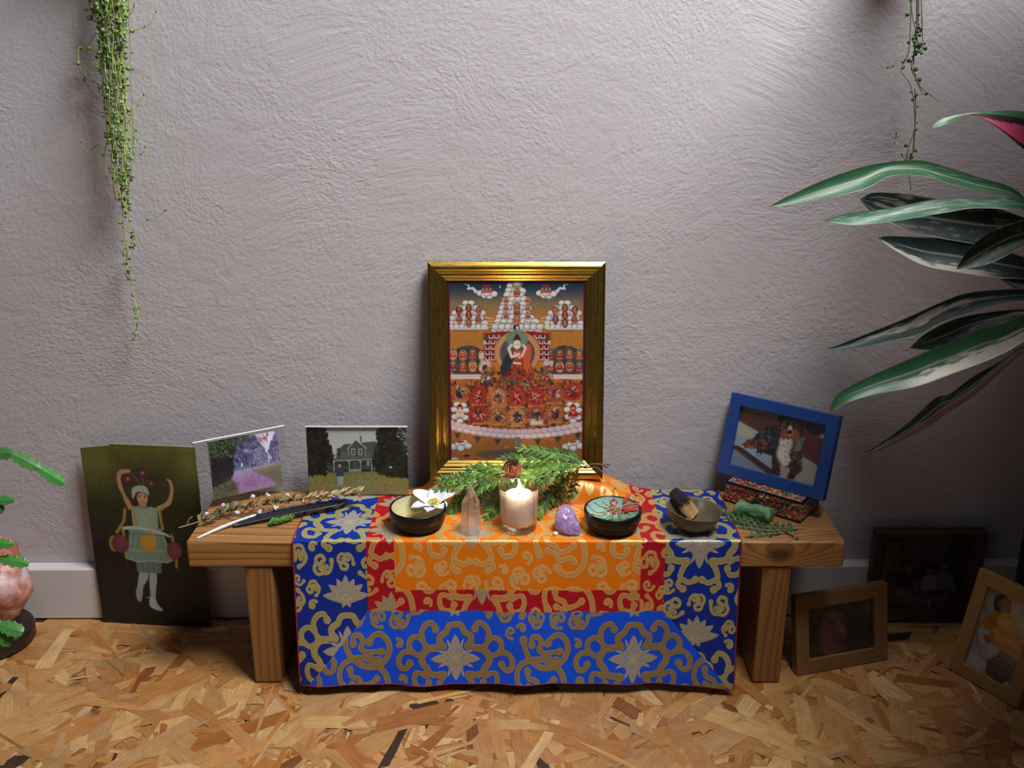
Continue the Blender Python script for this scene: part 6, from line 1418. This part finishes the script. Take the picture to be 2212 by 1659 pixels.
for k in range(26):
    u0 = random.uniform(200, 272); end = random.choice([90, 150, 200, 250, 300, 330, 360, 400, 430]); u1 = 240 + (u0 - 236) * .75 + end * .045; v = -200; s = [(u0 + random.uniform(-8, 8), v)]
    while v < end: v += 45; f = max(0, v) / end; s.append((u0 + (u1 - u0) * min(1, f) + random.uniform(-6, 6), min(v, end)))
    ss_.append(S(s, -.03 - .025 * random.random()))
ss_.append(S([(262, -200), (268, 0), (268, 120), (274, 230), (280, 330), (278, 400), (266, 470), (268, 520), (270, 570), (283, 610), (292, 650), (298, 680), (293, 720), (284, 758)]))
ss_.append(S([(255, -200), (258, 100), (262, 300), (262, 430), (270, 500), (275, 560), (276, 600)])); ss_.append(S([(250, -200), (262, 200), (270, 380), (276, 440), (280, 480), (287, 520), (284, 536)]))
ss_.append(S([(248, -150), (252, 150), (258, 350), (263, 400), (265, 450)])); ss_.append(S([(275, -100), (282, 150), (287, 300), (282, 380), (272, 420)]))
ss_.append(S([(196, -150), (193, 0), (196, 40), (204, 30), (212, 0)])); ss_.append(S([(215, 60), (180, 110), (170, 100), (172, 145), (185, 170), (210, 180), (214, 200)]))
cu = [S(p, -.05) for p in ([(278, 70), (300, 62), (325, 50), (340, 15)], [(272, 40), (285, 25), (292, 2)], [(277, 250), (290, 240), (305, 215), (312, 200)], [(176, 300), (180, 320), (192, 328), (212, 308)], [(290, 300), (310, 310), (312, 325), (300, 335), (288, 330)], [(275, 255), (290, 280), (288, 310)], [(262, 455), (275, 448), (282, 445)], [(315, 475), (330, 472), (345, 465), (362, 450)], [(285, 505), (293, 515), (284, 533)], [(280, 615), (290, 610), (292, 600)], [(210, 235), (225, 242), (250, 245)])]
tl = pearls('thick trailing string of pearls plant hanging in front of the left of the wall', o, ss_, 100, .0015, .0036, cu, ['#5a8234', '#6a9042', '#8aa868', '#48702e', '#76994e'], ['#9aa84a', '#8a9a48', '#b0b868'])
o2 = P(1978, -230, y=-.05); ss_ = []
for p in ([(1968, -200), (1968, 0), (1976, 60), (1985, 100), (1990, 118)], [(1985, -200), (1990, 0), (1992, 60), (1993, 100), (1990, 118)], [(1980, -200), (1982, 0), (1980, 60), (1975, 110), (1970, 150)], [(1978, -150), (1980, 30), (1978, 100), (1968, 140), (1972, 160)],
          [(1970, -100), (1965, 90), (1955, 130), (1946, 152), (1965, 180), (1972, 210), (1976, 250), (1975, 285), (1970, 340)], [(1972, 150), (1978, 165), (1990, 190), (2010, 205), (2030, 220)], [(1970, 150), (1980, 175), (1992, 200), (1998, 205)], [(1976, 190), (1978, 230), (1975, 280), (1962, 320), (1958, 345)], [(1977, 280), (1972, 330), (1960, 350), (1965, 385), (1968, 410)], [(1985, -100), (1984, 40), (1976, 90), (1974, 140)]): ss_.append(S(p, -.04))
cu = [S(p, -.03) for p in ([(1915, 146), (1925, 144), (1932, 142)], [(1936, 285), (1935, 300), (1929, 315)], [(1945, 330), (1955, 345), (1960, 350)])]
tr_ = pearls('thin wispy string of pearls plant hanging above the broad-leaved plant', o2, ss_, 62, .0014, .0034, cu, ['#3c6a34', '#4a7a3c', '#56703c'], ['#7a8050', '#66704a'])
for t_, oo in ((tl, o), (tr_, o2)):
    MB().lathe([(.0001, .0), (.038, .0), (.050, .06), (.052, .062), (.052, .07), (.046, .07), (.0001, .06)], 32).build('pot', simple('hanging_pot', '#8c8078', .7), t_, True, loc=(0, .004 if oo is o else -.004, .0))

# ------------------------------------------------------------------ broad-leaved variegated plant
leaf_m = attr_mat('glossy_leaf', .42, noise=.06, scale=60, bmp=0.0, trans=.10)
po = Vector((.838, -.138, .0005)); plant = thing('prayer_plant', 'large plant with long green, cream and pink leaves in a dark pot at the right', 'plant', po)
MB().lathe([(.0001, 0), (.095, 0), (.113, .02), (.119, .28), (.117, .30), (.110, .30), (.108, .27), (.0001, .265)], 64).build('pot', simple('dark_pot', '#151518', .45, noise=.1), plant, True)
MB().lathe([(.106, .268), (.0001, .272)], 32).build('soil', simple('soil', '#1d1510', .95, noise=.3, bmp=.5), plant, True)
from mathutils import noise as mn
def sstep(a, b, x): t = min(1, max(0, (x - a) / (b - a))); return t * t * (3 - 2 * t)
def mixt(a, b, f): return tuple(x + (y - x) * f for x, y in zip(a, b))
CR, PKC, MAR = lin('#cfc9b4'), lin('#c23a63'), lin('#3a1218')
def leaf(A, B, yA, yB, base, cream, seed, under=MAR, front='top', petiole=True, n=64, sag=.006):
    """A/B: pixel outline of the two edges from tip to base; yA..yB depth from tip to base"""
    def res(pts):
        s = [Vector((x, y, 0)) for x, y in pts]; s = smooth_path(s, 8); L = [0]
        for i in range(1, len(s)): L.append(L[-1] + (s[i] - s[i - 1]).length)
        out = []; j = 0
        for k in range(n + 1):
            d = L[-1] * k / n
            while j < len(L) - 2 and L[j + 1] < d: j += 1
            out.append(s[j].lerp(s[j + 1], (d - L[j]) / max(1e-9, L[j + 1] - L[j])))
        return out
    ea, eb = res(A), res(B); m = 20; V = []; Cf = []; Cb = []; base = lin(base)
    for k in range(n + 1):
        f = k / n; y = yA + (yB - yA) * f; pa, pb = P(ea[k].x, ea[k].y, y=y + .008 * math.sin(math.pi * f)), P(eb[k].x, eb[k].y, y=y - .010 * math.sin(math.pi * f))
        for j in range(m + 1):
            g = j / m * 2 - 1; p = pa.lerp(pb, j / m) + Vector((0, 1, -.3)) * sag * (1 - g * g) * .8 * math.sin(math.pi * min(1, f * 1.1)); V.append(p - po)
            c = base; st = mn.noise(Vector((f * 5 - abs(g) * 2.2, g * 7, seed))) ; st2 = mn.noise(Vector((f * 14 - abs(g) * 5, g * 16, seed + 9)))
            c = mixt(c, tuple(x * 1.7 for x in base), .5 * sstep(0.0, .5, st2))
            cr = cream(f, g, st, st2); c = mixt(c, CR, cr); c = mixt(c, mixt(base, CR, .55), .8 * math.exp(-(g / .045) ** 2) * sstep(.02, .2, f)); c = mixt(c, CR, .75 * sstep(.90, .99, abs(g)) * (.35 + .65 * sstep(-.2, .2, st)))
            if f < .02: c = lin('#6b4a24')
            Cf.append(c); u_ = mixt(under, PKC, .35 * sstep(0, .4, st)); Cb.append(u_)
    if front != 'top':
        Cf2 = []
        for i, (a, b_) in enumerate(zip(Cf, Cb)):
            f = (i // (m + 1)) / n; g = (i % (m + 1)) / m * 2 - 1; Cf2.append(front(f, g, a, b_))
        Cf = Cf2
    N0 = len(V); Vb = [v + Vector((0, .0006, -.0002)) for v in V]; Fq = []
    for k in range(n):
        for j in range(m): a = k * (m + 1) + j; q = (a, a + 1, a + m + 2, a + m + 1); Fq += [q[::-1], tuple(N0 + i for i in q)]
    for k in range(n): a = k * (m + 1); Fq += [(a, a + m + 1, N0 + a + m + 1, N0 + a), (a + m, N0 + a + m, N0 + a + 2 * m + 1, a + 2 * m + 1)]
    l = MB().add(V + Vb, Fq, col=Cf + Cb).build('leaf', leaf_m, plant, True)
    if petiole:
        a = V[-1 - m // 2]; MB().tube(smooth_path([a, (a + Vector((.04, 0, .32))) * .5 + Vector((.04, 0, .03)), Vector((random.uniform(-.03, .03), random.uniform(-.03, .03), .27))], 8), .0028, 8).build('petiole', pet_m, l, True)
    return l
pet_m = simple('leaf_stalk', '#4a2c22', .5, noise=.15)
little = lambda f, g, a, b: .3 * sstep(.25, .45, b) * sstep(.0, .3, a)
lowcream = lambda f, g, a, b: sstep(.05, .22, g - .15 + .5 * b + .3 * (f - .5)) * sstep(.25, .45, f)
leaf([(2010, 277), (2035, 256), (2095, 244), (2150, 240), (2212, 241), (2290, 256)], [(2010, 277), (2050, 268), (2095, 247), (2150, 272), (2212, 322), (2290, 380)], -.20, -.20, '#3f7a52', lambda f, g, a, b: .8 * sstep(.0, .3, -g + a) * (1 - sstep(.3, .4, f)), 1,
     front=lambda f, g, a, b: a if f < .30 or g < -.72 + .2 * (1 - f) else (lin('#38201a') if g < -.05 + .25 * math.sin(f * 6) or g > .72 else lin('#c9486e')), sag=.002)
leaf([(1660, 448), (1700, 425), (1790, 385), (1880, 357), (1980, 346), (2050, 362), (2120, 385), (2180, 402), (2215, 428), (2300, 500)], [(1660, 448), (1720, 440), (1800, 425), (1870, 408), (1927, 380), (2000, 382), (2060, 400), (2130, 417), (2205, 436), (2290, 520)], -.24, -.24, '#2b5a36', little, 2)
leaf([(1858, 430), (1890, 416), (1960, 420), (2030, 430), (2120, 440), (2212, 470), (2300, 510)], [(1858, 430), (1880, 457), (1930, 485), (1990, 505), (2070, 522), (2130, 527), (2212, 512), (2300, 540)], -.13, -.18, '#142a26', lambda f, g, a, b: .25 * sstep(.2, .4, b), 4, under=lin('#1a0c10'))
leaf([(1780, 476), (1830, 462), (1930, 448), (2020, 430), (2100, 427), (2212, 428), (2300, 445)], [(1780, 476), (1800, 481), (1850, 486), (1930, 478), (2050, 458), (2110, 450), (2212, 456), (2300, 480)], -.26, -.25, '#3f6e52', lambda f, g, a, b: .4 * sstep(.15, .35, b + .2 * a), 3, sag=.003)
leaf([(1896, 514), (1920, 510), (2010, 513), (2060, 515), (2140, 530), (2212, 555), (2300, 590)], [(1896, 514), (1940, 545), (2000, 575), (2080, 590), (2150, 600), (2212, 603), (2300, 615)], -.15, -.20, '#152c2a', lambda f, g, a, b: .9 * sstep(.55, .7, g + .4 * b) * (1 - sstep(.55, .7, f)), 5)
leaf([(2066, 582), (2095, 535), (2150, 495), (2212, 475), (2300, 455)], [(2066, 582), (2120, 575), (2170, 555), (2212, 533), (2300, 505)], -.24, -.24, '#1f3a26', little, 6)
leaf([(1965, 752), (2000, 720), (2060, 690), (2130, 675), (2212, 668), (2300, 665)], [(1965, 752), (2010, 757), (2060, 745), (2110, 718), (2170, 698), (2212, 685), (2300, 690)], -.14, -.18, '#1b3836', little, 8)
leaf([(1780, 757), (1850, 730), (1950, 690), (2040, 650), (2090, 633), (2150, 626), (2212, 625), (2300, 635)], [(1780, 757), (1845, 753), (1900, 742), (1980, 725), (2035, 697), (2090, 678), (2140, 664), (2212, 650), (2300, 660)], -.21, -.20, '#1e3d36', lambda f, g, a, b: sstep(.1, .25, .9 - abs(g + .15) * 1.6 - abs(f - .42) * 2.4 + .5 * b), 7)
leaf([(1790, 893), (1806, 855), (1855, 825), (1930, 790), (2000, 760), (2050, 740), (2110, 712), (2160, 700), (2212, 679), (2300, 650)], [(1790, 893), (1830, 870), (1900, 850), (1980, 835), (2050, 810), (2130, 780), (2180, 757), (2212, 738), (2300, 700)], -.25, -.22, '#2b5a38', lowcream, 9)
leaf([(1825, 1000), (1890, 965), (1960, 915), (2020, 860), (2050, 852), (2100, 815), (2160, 780), (2212, 745), (2300, 690)], [(1825, 1000), (1870, 985), (1930, 960), (2000, 925), (2050, 890), (2110, 850), (2160, 805), (2212, 762), (2300, 715)], -.20, -.21, '#1b352a', lambda f, g, a, b: .4 * sstep(.3, .5, b), 10,
     front=lambda f, g, a, b: a if g < .35 else (lin('#a5793c') if g < .45 else lin('#5c1222')))
leaf([(2160, 603), (2212, 602), (2300, 610)], [(2160, 603), (2212, 632), (2300, 650)], -.13, -.16, '#1c3a2e', little, 11, n=20)
# further unseen leaves, added to the plant beyond the frame to shade the right
def wild(az, el, L, w, base, seed, droop=.7, spread=.10):
    m, n = 8, 26; st = Vector((math.cos(az) * .05, math.sin(az) * .05, .27)); top_ = st + Vector((math.cos(az) * spread, math.sin(az) * spread, el)); d = Vector((math.cos(az), math.sin(az), .35)).normalized(); V, Cf = [], []; sd = Vector((-math.sin(az), math.cos(az), 0))
    for k in range(n + 1):
        f = k / n; c = top_ + d * (L * f) + Vector((0, 0, -L * droop * f * f)); ww = w * math.sin(math.pi * min(.99, f * .93 + .05)) ** .8
        for j in range(m + 1):
            g = j / m * 2 - 1; V.append(c + sd * ww * g + Vector((0, 0, .012 * abs(g)))); s_ = mn.noise(Vector((f * 6, g * 6, seed))); Cf.append(mixt(mixt(lin(base), CR, .8 * sstep(.2, .35, s_)), CR, .7 * sstep(.92, .99, abs(g))))
    N0 = len(V); Vb = [v - Vector((0, 0, .0007)) for v in V]; Fq = []
    for k in range(n):
        for j in range(m): a = k * (m + 1) + j; q = (a, a + 1, a + m + 2, a + m + 1); Fq += [q, tuple(N0 + i for i in q[::-1])]
    l = MB().add(V + Vb, Fq, col=Cf + [MAR] * N0).build('leaf', leaf_m, plant, True)
    MB().tube(smooth_path([Vector((math.cos(az) * .02, math.sin(az) * .02, .27)), st + Vector((0, 0, el * .5)), top_], 8), .003, 8).build('petiole', pet_m, l, True)
for k in range(26):
    az = random.uniform(-2.15, -.45); wild(az, random.uniform(.12, .60), random.uniform(.20, .32) * (1 if az > -1.7 else .62), random.uniform(.035, .05), ['#2b5a38', '#1e3d30', '#34663f'][k % 3], 20 + k)
rc = random.Random(11)
for k in range(46):  # high unseen canopy, placed to block the skylight on the right
    tx, ty = rc.uniform(.46, .98), rc.uniform(-.70, -.27); az = math.atan2(ty - po.y, tx - po.x); R_ = math.hypot(ty - po.y, tx - po.x); L = rc.uniform(.24, .34); sp0 = max(.02, R_ - L * .75)
    wild(az, rc.uniform(.72, .98), L, rc.uniform(.045, .058), ['#2b5a38', '#1e3d30', '#34663f'][k % 3], 60 + k, .42, sp0)
